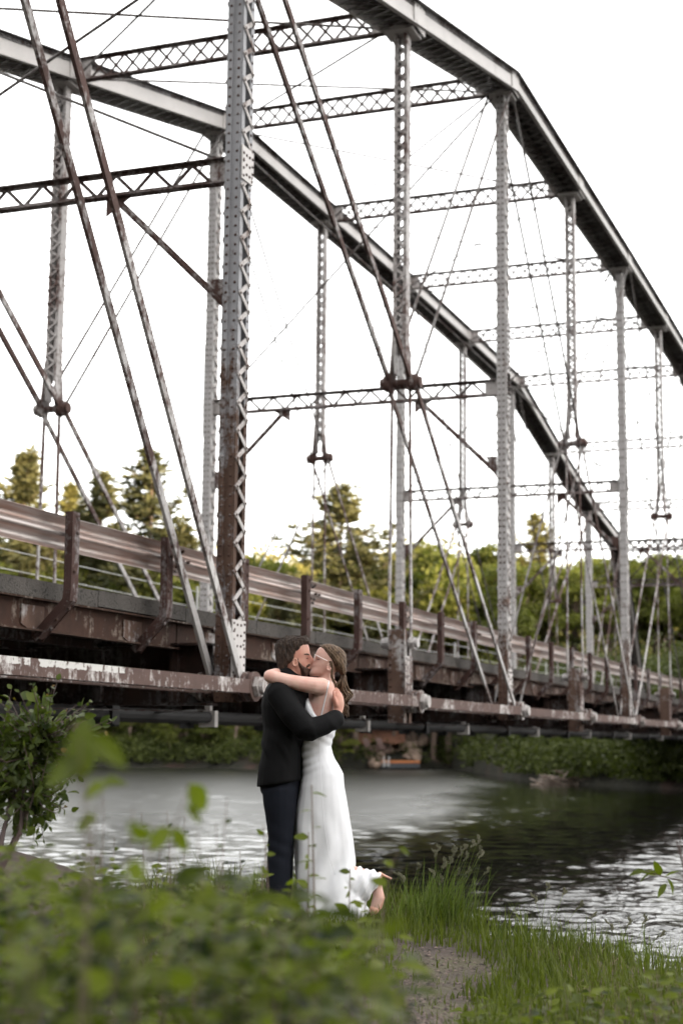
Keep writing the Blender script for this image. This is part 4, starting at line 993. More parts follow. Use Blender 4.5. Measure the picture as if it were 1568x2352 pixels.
def sprig(s, stem_pts, leaves, label, name='leaf_sprig'):
    """a stem through the given picture points with leaves set by base, tip and face"""
    u0, v0 = stem_pts[-1]; t = T_(u0, s); base = gp(s, t, float(near_h(np.array(s), np.array(t)))); e = empty(name, tuple(base)); tag(e, label, 'plant')
    MB().tube([at(u, v, s) for u, v in stem_pts]+[base], [.0012]*len(stem_pts)+[.002], 5).build('stem', G['stem'], e)
    for k, (ua, va, ub, vb) in enumerate(leaves):
        p, q = at(ua, va, s), at(ub, vb, s+fr_.uniform(-.04, .04)); put_leaf(LEAF, k, p, q-p, -FH+np.array([0, 0, .55])+RH*fr_.uniform(-.3, .3), float(np.linalg.norm(q-p)), e)
sprig(2.3, [(185, 1700), (190, 1800), (200, 1960)], [(190, 1795, 186, 1640), (195, 1690, 305, 1758), (185, 1745, 100, 1800), (200, 1830, 235, 1795)], 'big blurred three leaf sprig in front of the left bush')
sprig(2.9, [(438, 1800), (400, 1900), (390, 1990)], [(432, 1800, 482, 1868), (425, 1850, 470, 1890), (395, 1905, 335, 1950), (398, 1900, 430, 1960)], 'blurred sprig with one hanging leaf left of the black jacket')
sprig(3.0, [(238, 1795), (222, 1880), (215, 1990)], [(238, 1795, 190, 1832), (235, 1800, 280, 1790), (222, 1880, 170, 1900)], 'blurred leafy tip above the bright water near the bush')
sprig(4.6, [(915, 1950), (900, 1990), (880, 2080)], [(905, 1990, 880, 1975), (915, 1948, 945, 1962), (890, 2030, 850, 2020)], 'small blurred leaves floating beside the kicked up heel')
for s, u, v, n, sz, lab in ((2.1, 215, 1800, 12, .06, 'blurred leafy stem under the left bush'),
                            (2.4, 370, 1880, 16, .075, 'blurred plant rising over the bright water on the left'),
                            (2.3, 120, 1960, 18, .066, 'blurred plant covering the stones at the left edge'),
                            (2.6, 520, 2010, 18, .066, 'blurred leafy plant at the bottom centre left'),
                            (2.2, 300, 2080, 20, .066, 'blurred broad leaved plant low on the left'),
                            (2.4, 660, 2120, 18, .066, 'blurred plant below the dark jeans'),
                            (2.2, 880, 2080, 14, .066, 'blurred broad leaf plant right of the white dress hem'),
                            (1.9, 820, 2200, 14, .066, 'blurred leaves at the bottom centre'),
                            (2.0, 480, 2190, 18, .066, 'blurred plant at the bottom left centre'),
                            (1.9, 90, 2150, 18, .066, 'blurred plant in the bottom left corner')):
    plant(s, T_(u, s), H_(v, s), n, sz, lab, True)
plant(5.6, T_(742, 5.6), H_(1800, 5.6), 14, .075, 'tall thin stem with level leaves in front of the white dress', True, -.03, 'leafy_weed', None, .006, True)
plant(6.0, T_(705, 6.0), H_(1905, 6.0), 18, .075, 'leafy stem in front of the white dress skirt', True, .02, 'leafy_weed', None, .005)
plant(6.2, T_(800, 6.2), H_(1985, 6.2), 18, .075, 'leafy stem in front of the dress train', True, .02, 'leafy_weed', None, .005)
plant(5.8, T_(640, 5.8), H_(1890, 5.8), 10, .07, 'thin leafy stem in front of the dark jeans', True, -.04, 'leafy_weed', None, .004)
def thicket(name, label, n, u0, u1, s0, s1, topf, nleaf, size, acc=None, stem=.0018):
    """dense ground cover: stems from the ground up to an uneven top line, leaves all the way"""
    acc, ste = MB(), MB()
    for k in range(n):
        s = s0+(s1-s0)*fr_.random()**1.3; u = fr_.uniform(u0, u1); v = topf(u)+abs(fr_.normal())*95; t = T_(u, s)
        g = float(near_h(np.array(s), np.array(t))); h = max(H_(v, s), g+.10); base = gp(s, t, g-.02); tip = gp(s, t+fr_.uniform(-.08, .08), h); mid = (base+tip)/2+RH*fr_.uniform(-.04, .04)
        P3 = lambda q: base*(1-q)**2+2*mid*q*(1-q)+tip*q*q
        ste.tube([P3(q) for q in (0, .35, .7, 1)], [stem, stem*.85, stem*.6, stem*.3], 4)
        m_ = max(5, int(nleaf*(h-g)/.6))
        for j in range(m_):
            q = .12+.88*(j+.5)/m_; an = j*2.4+fr_.uniform(-.5, .5); d = RH*math.cos(an)+FH*math.sin(an)+np.array([0, 0, fr_.uniform(-.15, .6)])
            put_leaf(LEAF, j, P3(q), d, np.array([0, 0, 1.0])-FH*.4+unit(1, fr_)[0]*.7, size*fr_.uniform(.6, 1.25), None, acc)
    e = empty(name, tuple(gp((s0+s1)/2, T_((u0+u1)/2, (s0+s1)/2), -1.15))); tag(e, label, 'ground cover', kind='stuff')
    acc.build('leaves', G['near'], e)['kind'] = 'stuff'; ste.build('stems', G['stem'], e)['kind'] = 'stuff'
topL = lambda u: float(np.interp(u, [-100, 0, 150, 300, 450, 600, 700, 850, 930, 980], [1975, 1985, 1985, 1975, 1985, 2000, 2020, 2085, 2170, 2320]))
thicket('foreground_thicket', 'dense blurred green thicket filling the lower left foreground', 135, -80, 950, 2.5, 4.3, topL, 18, .060)
thicket('bank_thicket', 'low leafy thicket on the bank in front of the couple', 170, -60, 930, 4.3, 7.4, lambda u: topL(u)-8, 22, .052)
thicket('mound_weeds', 'small leafy weeds over the stony mound at the left edge', 70, -80, 260, 4.4, 5.9, lambda u: 1925, 16, .042)
topR = lambda u: float(np.interp(u, [1050, 1150, 1300, 1450, 1600], [2330, 2275, 2215, 2190, 2165]))
thicket('corner_thicket', 'leafy ground cover in the lower right corner', 80, 1060, 1640, 5.0, 7.4, topR, 14, .055)
# wispy stems standing against the bright water on the left
for k in range(22):
    s = fr_.uniform(3.2, 6.5); u = 185+20*k+fr_.uniform(-6, 6); v = fr_.uniform(1830, 1985)
    rel = 'under the leafy bush' if u < 270 else 'near the man' if u > 520 else 'midway between bush and man'
    plant(s, T_(u, s), H_(v, s), 6, .035, '%s wispy stem against the bright water %s' % ('taller' if v < 1900 else 'shorter', rel), False, fr_.uniform(-.08, .1), 'wispy_plant', 'wispy stems on the left', .003)
# twig reaching in from the right
tg = empty('leafy_twig', tuple(gp(7.0, T_(1600, 7.0), -1.2))); tag(tg, 'leafy twig hanging before the bright water at the right edge', 'twig')
a = at(1640, 2040, 7.0); c = at(1515, 2012, 7.0); d2 = at(1480, 2000, 7.0); MB().tube([gp(7.0, T_(1680, 7.0), -1.2), a, c, d2], [.006, .004, .003, .0015], 5).build('stem', G['twig'], tg)
for k, (u, v, du, dv) in enumerate(((1510, 2010, -40, -12), (1500, 2005, -30, 10), (1515, 2012, -10, -30), (1525, 2015, 40, -25), (1530, 2018, 12, 18), (1530, 2030, -30, 40), (1480, 2000, -22, 4))): put_leaf(LEAF, k, at(u, v, 7.0), RT*du-UP*dv, UP+unit(1, fr_)[0]*.5, .075, tg)
tg = empty('purple_twig', tuple(gp(6.0, T_(1575, 6.0), -1.3))); tag(tg, 'bare purplish forked twig at the right edge above the leafy twig', 'twig')
MB().tube([gp(6.0, T_(1620, 6.0), -1.3), at(1590, 2050, 6.0), at(1566, 1980, 6.0), at(1552, 1930, 6.0)], [.006, .005, .0045, .003], 6).tube([at(1562, 1965, 6.0), at(1560, 1900, 6.0)], [.003, .001], 5).build('stem', G['twig'], tg)
# ------------------------------------------------------------------ the couple
from mathutils.bvhtree import BVHTree
PD = 10.0
PO = at(717, 2123, PD)
def PP(cx, cy, y=0.0):
    """figure coordinates: cx, cy in units of 1/1178 m on the vertical plane of the pair, y metres away from the camera"""
    return np.array([(cx-600)/1178.0, y, (2320-cy)/1178.0])
def to_world(V):
    V = np.asarray(V, float); return PO + V[:, :1]*RH + V[:, 1:2]*FH + V[:, 2:3]*np.array([0, 0, 1.0])
def ring_loft(mb, rings, k=22):
    """rings: lists of k points; capped"""
    n0 = len(mb.v)
    for r_ in rings: mb.v += [tuple(p) for p in r_]
    for i in range(len(rings)-1):
        for j in range(k):
            a = n0+i*k+j; c = n0+i*k+(j+1) % k; mb.f.append((a, c, c+k, a+k))
    mb.f.append(tuple(n0+j for j in range(k))[::-1]); m_ = n0+(len(rings)-1)*k; mb.f.append(tuple(m_+j for j in range(k)))
def hring(cy, xa, xb, w, slope=0.0, k=22, e=2.3, y0=0.0):
    """horizontal slice between xa and xb (figure units), half depth w metres"""
    cx, rx = (xa+xb)/2, abs(xb-xa)/2; out = []
    for j in range(k):
        an = 2*math.pi*j/k; c, s_ = math.cos(an), math.sin(an)
        dx = rx*np.sign(c)*abs(c)**(2/e); dy = w*np.sign(s_)*abs(s_)**(2/e)
        out.append(PP(cx+dx, cy+slope*dx, y0+dy))
    return out
def limb(mb, pts, k=14, flat=1.0):
    """tapered limb: pts = (cx, cy, y, radius); rounded ends"""
    P_ = [PP(*q[:3]) for q in pts]; r_ = [q[3] for q in pts]
    d0, d1 = nrm(P_[0]-P_[1]), nrm(P_[-1]-P_[-2])
    Q = [P_[0]+d0*r_[0]*.8, P_[0]+d0*r_[0]*.5]+P_+[P_[-1]+d1*r_[-1]*.5, P_[-1]+d1*r_[-1]*.8]
    rr_ = [r_[0]*.45, r_[0]*.82]+r_+[r_[-1]*.82, r_[-1]*.45]
    mb.tube(Q, rr_, k)
def ball(mb, c, r3, k=12):
    bm = bmesh.new(); bmesh.ops.create_icosphere(bm, subdivisions=2, radius=1)
    mb.add([np.array(v.co)*np.array(r3)+c for v in bm.verts], [[v.index for v in f.verts] for f in bm.faces]); bm.free()
def fuse(mb, voxel, smooth=4, name='body', fold=None):
    """one continuous skin round overlapping solids"""
    o = link('tmp', mb.mesh('tmp'), None); md = o.modifiers.new('r', 'REMESH'); md.mode = 'VOXEL'; md.voxel_size = voxel; md.use_smooth_shade = True
    if smooth: sm = o.modifiers.new('s', 'SMOOTH'); sm.iterations = smooth; sm.factor = .5
    dg = bpy.context.evaluated_depsgraph_get(); me = bpy.data.meshes.new_from_object(o.evaluated_get(dg)); old = o.data
    bpy.data.objects.remove(o); bpy.data.meshes.remove(old); me.name = name
    n = len(me.vertices); V = np.zeros(n*3, np.float32); me.vertices.foreach_get('co', V); V = V.reshape(-1, 3).astype(float)
    if fold is not None:
        Nn = np.zeros(n*3, np.float32); me.vertices.foreach_get('normal', Nn); Nn = Nn.reshape(-1, 3); V = V+Nn*fold(V, Nn)[:, None]
    V = to_world(V); me.vertices.foreach_set('co', V.astype(np.float32).ravel()); me.update()
    me.polygons.foreach_set('use_smooth', np.ones(len(me.polygons), bool)); return me
def world_mesh(mb, name, smooth=True): 
    return mesh_np(name, to_world(np.array(mb.v)), mb.f, smooth)

def skin_mat(name, base, red):
    m, nt, b = new_mat(name); p = pos(nt)
    nt.links.new(mix(nt, ramp(nt, noise(nt, p, 14, 3, .5), [(.4, (0, 0, 0)), (.7, (1, 1, 1))]), base, red), b.inputs['Base Color'])
    b.inputs['Roughness'].default_value = .5; b.inputs['Subsurface Weight'].default_value = .12; b.inputs['Subsurface Radius'].default_value = (.02, .008, .005); b.inputs['Subsurface Scale'].default_value = .5
    b.inputs['Specular IOR Level'].default_value = .35; return m
M['skin_w'] = skin_mat('fair_skin', (.53, .345, .29), (.50, .27, .22)); M['skin_m'] = skin_mat('ruddy_skin', (.44, .24, .18), (.40, .175, .13))
def cloth(name, a, b_, rough, wv=0, spec=.2, sheen=0.0):
    m, nt, b = new_mat(name); p = pos(nt); nt.links.new(mix(nt, noise(nt, p, 22, 4), a, b_), b.inputs['Base Color']); b.inputs['Roughness'].default_value = rough; b.inputs['Specular IOR Level'].default_value = spec
    b.inputs['Sheen Weight'].default_value = sheen
    if wv: bump(nt, b, noise(nt, p, wv, 3), .25, .002)
    return m
M['jacket'] = cloth('black_wool', (.0015, .0015, .0018), (.003, .003, .0035), .75, 300, .12, .0)
M['jeans'] = cloth('dark_denim', (.0024, .0034, .007), (.005, .0068, .0125), .85, 400)
M['dress'] = cloth('white_satin', (.60, .605, .63), (.66, .665, .69), .42, 0, .35)
M['boot'] = cloth('brown_leather', (.06, .035, .025), (.11, .06, .045), .6)
M['nude'] = cloth('nude_shoe', (.50, .27, .20), (.58, .33, .25), .4)
def hair_mat(name, a, b_):
    m, nt, b = new_mat(name); p = pos(nt); k = noise(nt, mapped(nt, p, (60, 60, 9)), 2.2, 4, .6, .6)
    nt.links.new(mix(nt, ramp(nt, k, [(.38, (0, 0, 0)), (.66, (1, 1, 1))]), a, b_), b.inputs['Base Color']); b.inputs['Roughness'].default_value = .62; b.inputs['Specular IOR Level'].default_value = .22; bump(nt, b, k, .7, .008); return m
M['hair_m'] = hair_mat('dark_brown_hair', (.014, .0095, .0075), (.062, .040, .029)); M['beard'] = hair_mat('brown_beard', (.030, .017, .012), (.095, .052, .037)); M['hair_w'] = hair_mat('light_brown_hair', (.030, .018, .011), (.17, .11, .068))
m, nt, b = new_mat('eyelash'); M['lash'] = m; b.inputs['Base Color'].default_value = (.03, .018, .015, 1)
m, nt, b = new_mat('white_frame'); M['frame'] = m; b.inputs['Base Color'].default_value = (.75, .70, .70, 1); b.inputs['Roughness'].default_value = .25

# ---- man in black jacket
man = empty('person', tuple(PO+RH*-.2)); tag(man, 'bearded person in black jacket and dark jeans kissing and hugging the other', 'person')
mb = MB()
rings = [hring(q[0], q[1], q[2], q[3], e=2.15) for q in ((172, 385, 470, .040), (185, 345, 500, .058), (205, 322, 526, .068), (240, 303, 547, .075), (280, 300, 556, .077), (306, 302, 561, .077), (325, 304, 559, .076), (342, 308, 553, .074), (372, 316, 556, .072), (392, 330, 560, .067), (404, 338, 556, .065), (416, 345, 560, .062), (432, 360, 549, .058), (455, 385, 545, .050), (474, 420, 525, .034))]
ring_loft(mb, rings)
limb(mb, [(552, 318, 0, .012), (566, 342, 0, .015), (574, 362, 0, .019), (563, 374, 0, .017)], 10)          # nose
for s_ in (-1, 1): limb(mb, [(530, 312, s_*.020, .012), (512, 312, s_*.05, .010)], 8)
limb(mb, [(562, 397, 0, .013), (560, 412, 0, .013)], 10)
limb(mb, [(430, 420, 0, .060), (405, 480, 0, .064), (390, 540, 0, .08)], 16)                               # neck
ring_loft(mb, [hring(cy, a, c, w) for cy, a, c, w in ((500, 320, 470, .09), (560, 260, 520, .18), (700, 225, 530, .19), (900, 240, 500, .17), (1100, 215, 490, .17), (1300, 215, 480, .17))])
for s_ in (-1, 1):
    limb(mb, [(345, 1260, s_*.085, .095), (352, 1500, s_*.09, .08), (352, 1790, s_*.09, .055), (330, 2000, s_*.09, .05), (325, 2240, s_*.09, .038)], 12)
limb(mb, [(345, 610, -.17, .06), (450, 780, -.24, .05), (555, 892, -.275, .045), (680, 838, -.24, .038), (772, 775, -.165, .028), (778, 735, -.15, .027)], 12)
limb(mb, [(390, 610, .17, .06), (540, 690, .27, .045), (660, 590, .19, .034), (700, 540, .12, .028)], 12)
# right hand on her back
limb(mb, [(780, 738, -.148, .030), (782, 690, -.135, .036), (776, 650, -.12, .037), (770, 622, -.10, .033)], 12)
for k, (dx, dz, ln) in enumerate(((-16, 0, 1.0), (-4, -6, 1.1), (8, -2, 1.05), (16, 10, .85))):
    limb(mb, [(770+dx, 628+dz, -.10+.012*k, .0125), (768+dx, 600+dz-16*ln, -.075+.014*k, .0115), (752+dx, 582+dz-14*ln, -.035+.016*k, .010), (735+dx, 578+dz-8*ln, .0+.016*k, .0085)], 8)
limb(mb, [(768, 700, -.165, .014), (750, 655, -.172, .0125), (744, 612, -.165, .0105), (745, 588, -.155, .0085)], 8)
# fingers of the left hand at her nape
limb(mb, [(712, 540, .11, .032), (730, 530, .07, .034)], 10)
for k in range(4): limb(mb, [(716+9*k, 508+20*k, .07, .0105), (728+9*k, 512+20*k, .0, .010), (722+10*k, 520+20*k, -.045, .0095), (706+11*k, 516+20*k, -.072, .008)], 8)
bodym = fuse(mb, .0062, 3, 'body'); link('body', bodym, M['skin_m'], man)
mb = MB()
for s_ in (-1,):
    for an in np.linspace(0, 2*math.pi, 13)[:-1]: ball(mb, PP(447+17*math.cos(an), 374+28*math.sin(an)-.0*an, s_*.079), (.0065, .007, .007))
    ball(mb, PP(446, 370, s_*.075), (.011, .005, .019))
link('ear', fuse(mb, .0035, 3, 'ear'), M['skin_m'], man)
mb = MB()
jr = [hring(cy, a, c, w, sl) for cy, a, c, w, sl in ((418, 330, 440, .072, .1), (445, 318, 462, .085, .1), (480, 290, 500, .125, .05), (515, 262, 520, .175, 0), (560, 226, 540, .215, 0), (620, 203, 556, .232, 0), (700, 190, 562, .236, 0), (800, 200, 548, .222, 0), (880, 211, 532, .205, 0), (1000, 198, 516, .20, 0), (1100, 186, 512, .203, 0), (1200, 175, 514, .212, -.08), (1262, 169, 516, .217, -.16), (1284, 166, 516, .214, -.17))]
ring_loft(mb, jr)
limb(mb, [(335, 610, -.19, .088), (440, 765, -.255, .080), (548, 880, -.285, .076), (575, 888, -.285, .074), (690, 838, -.245, .064), (762, 798, -.185, .060)], 16)
limb(mb, [(390, 610, .19, .085), (520, 680, .28, .07), (560, 680, .28, .066), (660, 590, .2, .055)], 14)
def jfold(V, Nn):
    x, y, z = V.T; f = .0120*(vnoise(z*17+x*26, x*9-z*3, 1, 8)-.5)*1.6*np.clip((1.42-z)*3, 0, 1)*np.clip((z-.93)*6, .25, 1)
    return f+.003*(vnoise(x*22, z*13+y*9, 1, 5)-.5)+np.where((x < -.25) & (z < 1.06), .0, 0)
jk = link('jacket', fuse(mb, .0085, 4, 'jacket', jfold), M['jacket'], man)
mb = MB(); ring_loft(mb, [hring(cy, a, c, w, sl) for cy, a, c, w, sl in ((410, 338, 418, .070, .25), (432, 324, 450, .082, .25), (462, 312, 474, .098, .25))]); link('collar', fuse(mb, .006, 3, 'collar'), M['jacket'], man)
mb = MB()
for k in range(3): mb.disc(PP(722+22*k, 868-13*k, -.222+.017*k), (0, 1, 0), .0075, .01, 10)
link('cuff_buttons', world_mesh(mb, 'cuff_buttons'), M['jacket'], man)
mb = MB()
ring_loft(mb, [hring(cy, a, c, w) for cy, a, c, w in ((1215, 190, 500, .17), (1290, 186, 498, .18), (1345, 196, 495, .178), (1385, 222, 490, .17))])
for s_ in (-1, 1):
    o_ = 6*s_
    limb(mb, [(352+o_, 1330, s_*.085, .115), (358+o_, 1450, s_*.092, .105), (362+o_, 1560, s_*.092, .092), (364+o_, 1680, s_*.092, .080), (358+o_, 1800, s_*.092, .076), (352+o_, 1930, s_*.092, .078), (346+o_, 2080, s_*.092, .074), (342+o_, 2230, s_*.092, .076)], 16)
def pfold(V, Nn):
    x, y, z = V.T; return .003*(vnoise(z*26+x*8, y*10, 1, 2)-.5)+.003*np.sin(z*70+x*30)*np.exp(-((z-.46)/.10)**2)+.004*np.sin(z*60-x*20)*np.exp(-((z-.12)/.08)**2)
link('jeans', fuse(mb, .009, 3, 'jeans', pfold), M['jeans'], man)
for s_ in (-1, 1):
    mb = MB(); limb(mb, [(325, 2240, s_*.092, .05), (330, 2280, s_*.092, .046), (440, 2290, s_*.095, .042), (540, 2300, s_*.098, .030)], 12); mb.box(tuple(PP(430, 2313, s_*.095)), (.27, .085, .014))
    link('boot', fuse(mb, .007, 2, 'boot'), M['boot'], man)
mb = MB()
ring_loft(mb, [hring(cy, a, c, w, sl) for cy, a, c, w, sl in ((166, 405, 495, .026, -.03), (173, 368, 528, .048, -.04), (187, 332, 545, .066, -.05), (208, 308, 552, .079, -.03), (232, 293, 540, .086, 0), (262, 289, 512, .088, 0), (300, 289, 492, .088, 0), (340, 294, 478, .087, 0), (366, 300, 462, .083, 0), (384, 306, 414, .079, 0), (410, 318, 396, .073, 0), (436, 334, 386, .064, 0), (450, 345, 376, .05, 0))])
def hfold(V, Nn): x, y, z = V.T; return .006*(vnoise(x*55+z*25, y*40+z*18, 1, 3)-.5)+.003*(vnoise(x*140, y*120+z*40, 1, 6)-.5)
link('hair', fuse(mb, .005, 2, 'hair', hfold), M['hair_m'], man)
mb = MB()
ring_loft(mb, [hring(cy, a, c, w) for cy, a, c, w in ((340, 452, 480, .0765), (362, 450, 482, .0765), (380, 454, 500, .0745), (396, 456, 515, .0725), (408, 458, 530, .071), (420, 462, 554, .068), (436, 468, 557, .063), (456, 476, 550, .056), (474, 490, 534, .044), (482, 500, 522, .03))])
limb(mb, [(557, 386, 0, .010), (550, 390, -.02, .010), (536, 400, -.038, .008)], 8)
MBB = mb; mb = MB(); hs = np.random.default_rng(4); hobj = [o_ for o_ in man.children if o_.name.startswith('hair')][0]; bt = BVHTree.FromPolygons([v.co.copy() for v in hobj.data.vertices], [tuple(p_.vertices) for p_ in hobj.data.polygons])
for k in range(520):      # short combed locks breaking the outline of the hair
    u_ = unit(1, hs)[0]; u_[1] = -abs(u_[1])*1.2 if hs.random() < .7 else u_[1]; u_[2] = u_[2]*.8+.35; c0 = to_world(PP(415, 290, 0)[None])[0]; dv = nrm(RH*u_[0]+FH*u_[1]+np.array([0, 0, u_[2]])); h_ = bt.ray_cast(Vector(c0+dv*.3), Vector(-dv))
    if h_[0] is None: continue
    p_ = np.array(h_[0]); n_ = nrm(np.array(h_[1])); up_ = p_[2]-c0[2]; d_ = nrm((RH*.9+np.array([0, 0, .25]) if up_ > .055 else np.array([0, 0, -1.0])-RH*.35)+hs.normal(size=3)*.22); d_ = nrm(d_-n_*(d_@n_)); L_h = (.017 if up_ > .055 else .012)*hs.uniform(.6, 1.3)
    mb.tube([p_-n_*.003-d_*L_h*.4, p_+n_*.0015, p_+d_*L_h*.5+n_*.002, p_+d_*L_h+n_*.001], [.0016, .0018, .0013, .0005], 4)
tag(link('hair_locks', mb.mesh('hair_locks', True), M['hair_m'], man), kind='stuff')
mb = MBB
link('beard', fuse(mb, .0045, 2, 'beard', hfold), M['beard'], man)
mb = MB()
limb(mb, [(549, 312, -.034, .004), (534, 307, -.054, .0045), (518, 311, -.066, .003)], 6); limb(mb, [(545, 338, -.040, .0022), (534, 341, -.052, .0022)], 6)
link('eyebrow', world_mesh(mb, 'eyebrow'), M['hair_m'], man)

# ---- woman in white dress
wom = empty('person', tuple(PO+RH*.12)); tag(wom, 'person in long white slip dress and white glasses, one heeled foot kicked up', 'person')
mb = MB()
ring_loft(mb, [hring(cy, a, c, w, sl, e=2.15) for cy, a, c, w, sl in ((240, 660, 742, .042, .1), (252, 640, 765, .057, .1), (272, 618, 790, .068, .08), (300, 602, 805, .074, .04), (326, 595, 812, .076, 0), (348, 598, 814, .075, 0), (370, 590, 810, .073, 0), (392, 574, 800, .069, 0), (404, 578, 792, .066, 0), (416, 570, 782, .063, 0), (434, 558, 765, .058, 0), (452, 548, 735, .051, 0), (466, 552, 705, .04, 0), (474, 566, 680, .028, 0))])
limb(mb, [(596, 338, 0, .010), (588, 358, 0, .013), (580, 372, 0, .0155), (588, 382, 0, .013)], 10)
limb(mb, [(572, 400, 0, .011), (570, 412, 0, .011)], 8)
limb(mb, [(690, 430, 0, .052), (690, 490, 0, .050), (680, 540, 0, .065)], 14)
ring_loft(mb, [hring(cy, a, c, w) for cy, a, c, w in ((505, 630, 742, .08), (525, 600, 750, .125), (555, 572, 757, .158), (600, 552, 764, .165), (660, 538, 768, .160), (720, 528, 769, .152), (800, 520, 766, .142), (900, 512, 748, .125), (1000, 508, 718, .115), (1100, 515, 745, .135), (1250, 512, 820, .16), (1350, 505, 820, .155))])
limb(mb, [(655, 556, -.145, .057), (590, 552, -.175, .054), (500, 540, -.195, .049), (400, 522, -.205, .045), (300, 497, -.20, .043), (262, 486, -.19, .043)], 14)
limb(mb, [(262, 484, -.19, .041), (300, 462, -.06, .038), (345, 446, .07, .032), (420, 420, .13, .025), (455, 405, .135, .022)], 12)
limb(mb, [(655, 560, .145, .055), (560, 580, .22, .05), (440, 570, .29, .043), (350, 545, .27, .04), (300, 530, .16, .032)], 12)
limb(mb, [(640, 1340, .07, .085), (610, 1700, .07, .055), (600, 2000, .07, .05), (600, 2230, .07, .032)], 12)            # standing leg
limb(mb, [(690, 1340, -.07, .088), (700, 1700, -.06, .062), (720, 1860, -.06, .055), (860, 1930, -.06, .05), (1000, 1955, -.06, .038), (1075, 1972, -.06, .029)], 12)
limb(mb, [(1078, 1968, -.06, .030), (1086, 2050, -.06, .031), (1090, 2110, -.06, .037), (1070, 2170, -.06, .032), (1045, 2220, -.06, .017)], 12)  # raised foot
limb(mb, [(455, 405, .135, .024), (478, 385, .13, .030)], 10)
for k in range(4): limb(mb, [(478+4*k, 380+8*k, .12, .010), (500+5*k, 368+9*k, .10, .009), (512+5*k, 362+9*k, .08, .008)], 8)
link('body', fuse(mb, .0062, 3, 'body'), M['skin_w'], wom)
mb = MB()
for an in np.linspace(0, 2*math.pi, 13)[:-1]: ball(mb, PP(707+16*math.cos(an)+5*math.sin(an)*-1, 405+27*math.sin(an), -.080), (.006, .007, .0065))
ball(mb, PP(706, 400, -.076), (.010, .005, .018)); link('ear', fuse(mb, .0035, 3, 'ear'), M['skin_w'], wom)
mb = MB()
ring_loft(mb, [hring(cy, a, c, w) for cy, a, c, w in ((640, 528, 556, .10), (670, 516, 572, .150), (710, 510, 592, .163), (745, 508, 616, .162), (772, 508, 645, .158), (792, 508, 700, .154), (812, 508, 776, .150), (850, 508, 768, .146), (900, 503, 758, .137), (950, 500, 741, .130), (1000, 497, 727, .127), (1060, 498, 741, .136), (1100, 500, 758, .146), (1150, 506, 791, .16), (1210, 508, 823, .172), (1300, 492, 832, .180), (1400, 478, 850, .178), (1500, 464, 868, .175), (1600, 456, 883, .172), (1700, 456, 897, .17), (1800, 462, 907, .166), (1870, 470, 914, .165), (1950, 480, 930, .17), (2050, 495, 960, .18), (2150, 505, 1004, .185), (2225, 515, 1028, .185), (2280, 540, 985, .17))])
vr = []
for cx, za, zb, w in ((830, 1845, 2120, .10), (920, 1886, 2150, .085), (985, 1900, 2150, .075), (1040, 1912, 2105, .068), (1085, 1922, 2050, .060), (1112, 1932, 1992, .045)):
    c, rz_ = (za+zb)/2, (zb-za)/2; vr.append([PP(cx, c+rz_*math.sin(2*math.pi*j/22), -.055+w*math.cos(2*math.pi*j/22)) for j in range(22)])
ring_loft(mb, vr)
def dfold(V, Nn):
    x, y, z = V.T; cx, cy = x*1178+600, 2320-z*1178
    f = .004*np.sin(cy*.105+cx*.03+1.2*np.sin(cx*.02))*np.exp(-((cy-1090)/120)**2)*np.clip((680-cx)/120, 0, 1)     # tension wrinkles at the waist
    f = f+.003*np.sin(cy*.09-cx*.05)*np.exp(-((cy-930)/60)**2)
    lo = np.clip((cy-1480)/500, 0, 1)
    f = f+lo*.017*np.sin(np.arctan2(y, (cx-690)/1178+.03*np.sin(cy*.01))*7+cy*.004+1.1*np.sin(cy*.006))
    tr_ = np.clip((cx-880)/60, 0, 1)*np.clip((cy-1840)/60, 0, 1); f = f*(1-tr_)+tr_*(.0055*np.sin((cx+.5*cy)*.11)+.004*np.sin((cx-.3*cy)*.07))
    return f+.002*(vnoise(cx*.02, cy*.012, 1, 4)-.5)
dme = fuse(mb, .0075, 4, 'dress', dfold); dr = link('dress', dme, M['dress'], wom)
from mathutils.bvhtree import BVHTree
_v = [v.co.copy() for v in dme.vertices]; _f = [tuple(p_.vertices) for p_ in dme.polygons]; bvh = BVHTree.FromPolygons(_v, _f)
def drape(pts, r_, name, mat, parent, trees=(bvh,), off=.0):
    out = []
    for cx, cy in pts:
        w0 = to_world(PP(cx, cy, -1.0)[None])[0]; best = None
        for tr_ in trees:
            h_ = tr_.ray_cast(Vector(w0), Vector(FH))
            if h_[0] is not None and (best is None or h_[3] < best[1]): best = (h_[0], h_[3])
        if best: out.append(np.array(best[0])-FH*off)
    if len(out) > 1: link(name, MB().tube(out, r_, 6).mesh(name, True), mat, parent)
seam = [(np.interp(cy, [960, 1100, 1300, 1600, 1800, 1940], [641, 645, 658, 684, 720, 768]), cy) for cy in range(960, 1941, 20)]
drape(seam, .0022, 'seam', M['dress'], dr, off=-.0004)
wb = BVHTree.FromPolygons([v.co.copy() for v in bpy.data.meshes[wom.children[0].data.name].vertices], [tuple(p_.vertices) for p_ in wom.children[0].data.polygons])
drape([(np.interp(cy, [505, 520, 640, 790], [700, 706, 682, 648]), cy) for cy in range(508, 796, 12)], .0042, 'strap', M['dress'], dr, (wb, bvh), .002)
mb = MB()
limb(mb, [(1098, 1938, -.06, .012), (1112, 1942, -.06, .010)], 8); mb.tube([PP(1104, 1940, -.06), PP(1140, 1956, -.06), PP(1188, 1976, -.06)], [.011, .0075, .0062], 8)
mb.tube([PP(1104, 1938, -.06), PP(1110, 2010, -.06), PP(1116, 2060, -.06), PP(1126, 2110, -.06), PP(1106, 2180, -.06), PP(1062, 2228, -.06), PP(1036, 2244, -.06)], [.010, .007, .007, .012, .013, .011, .006], 10)
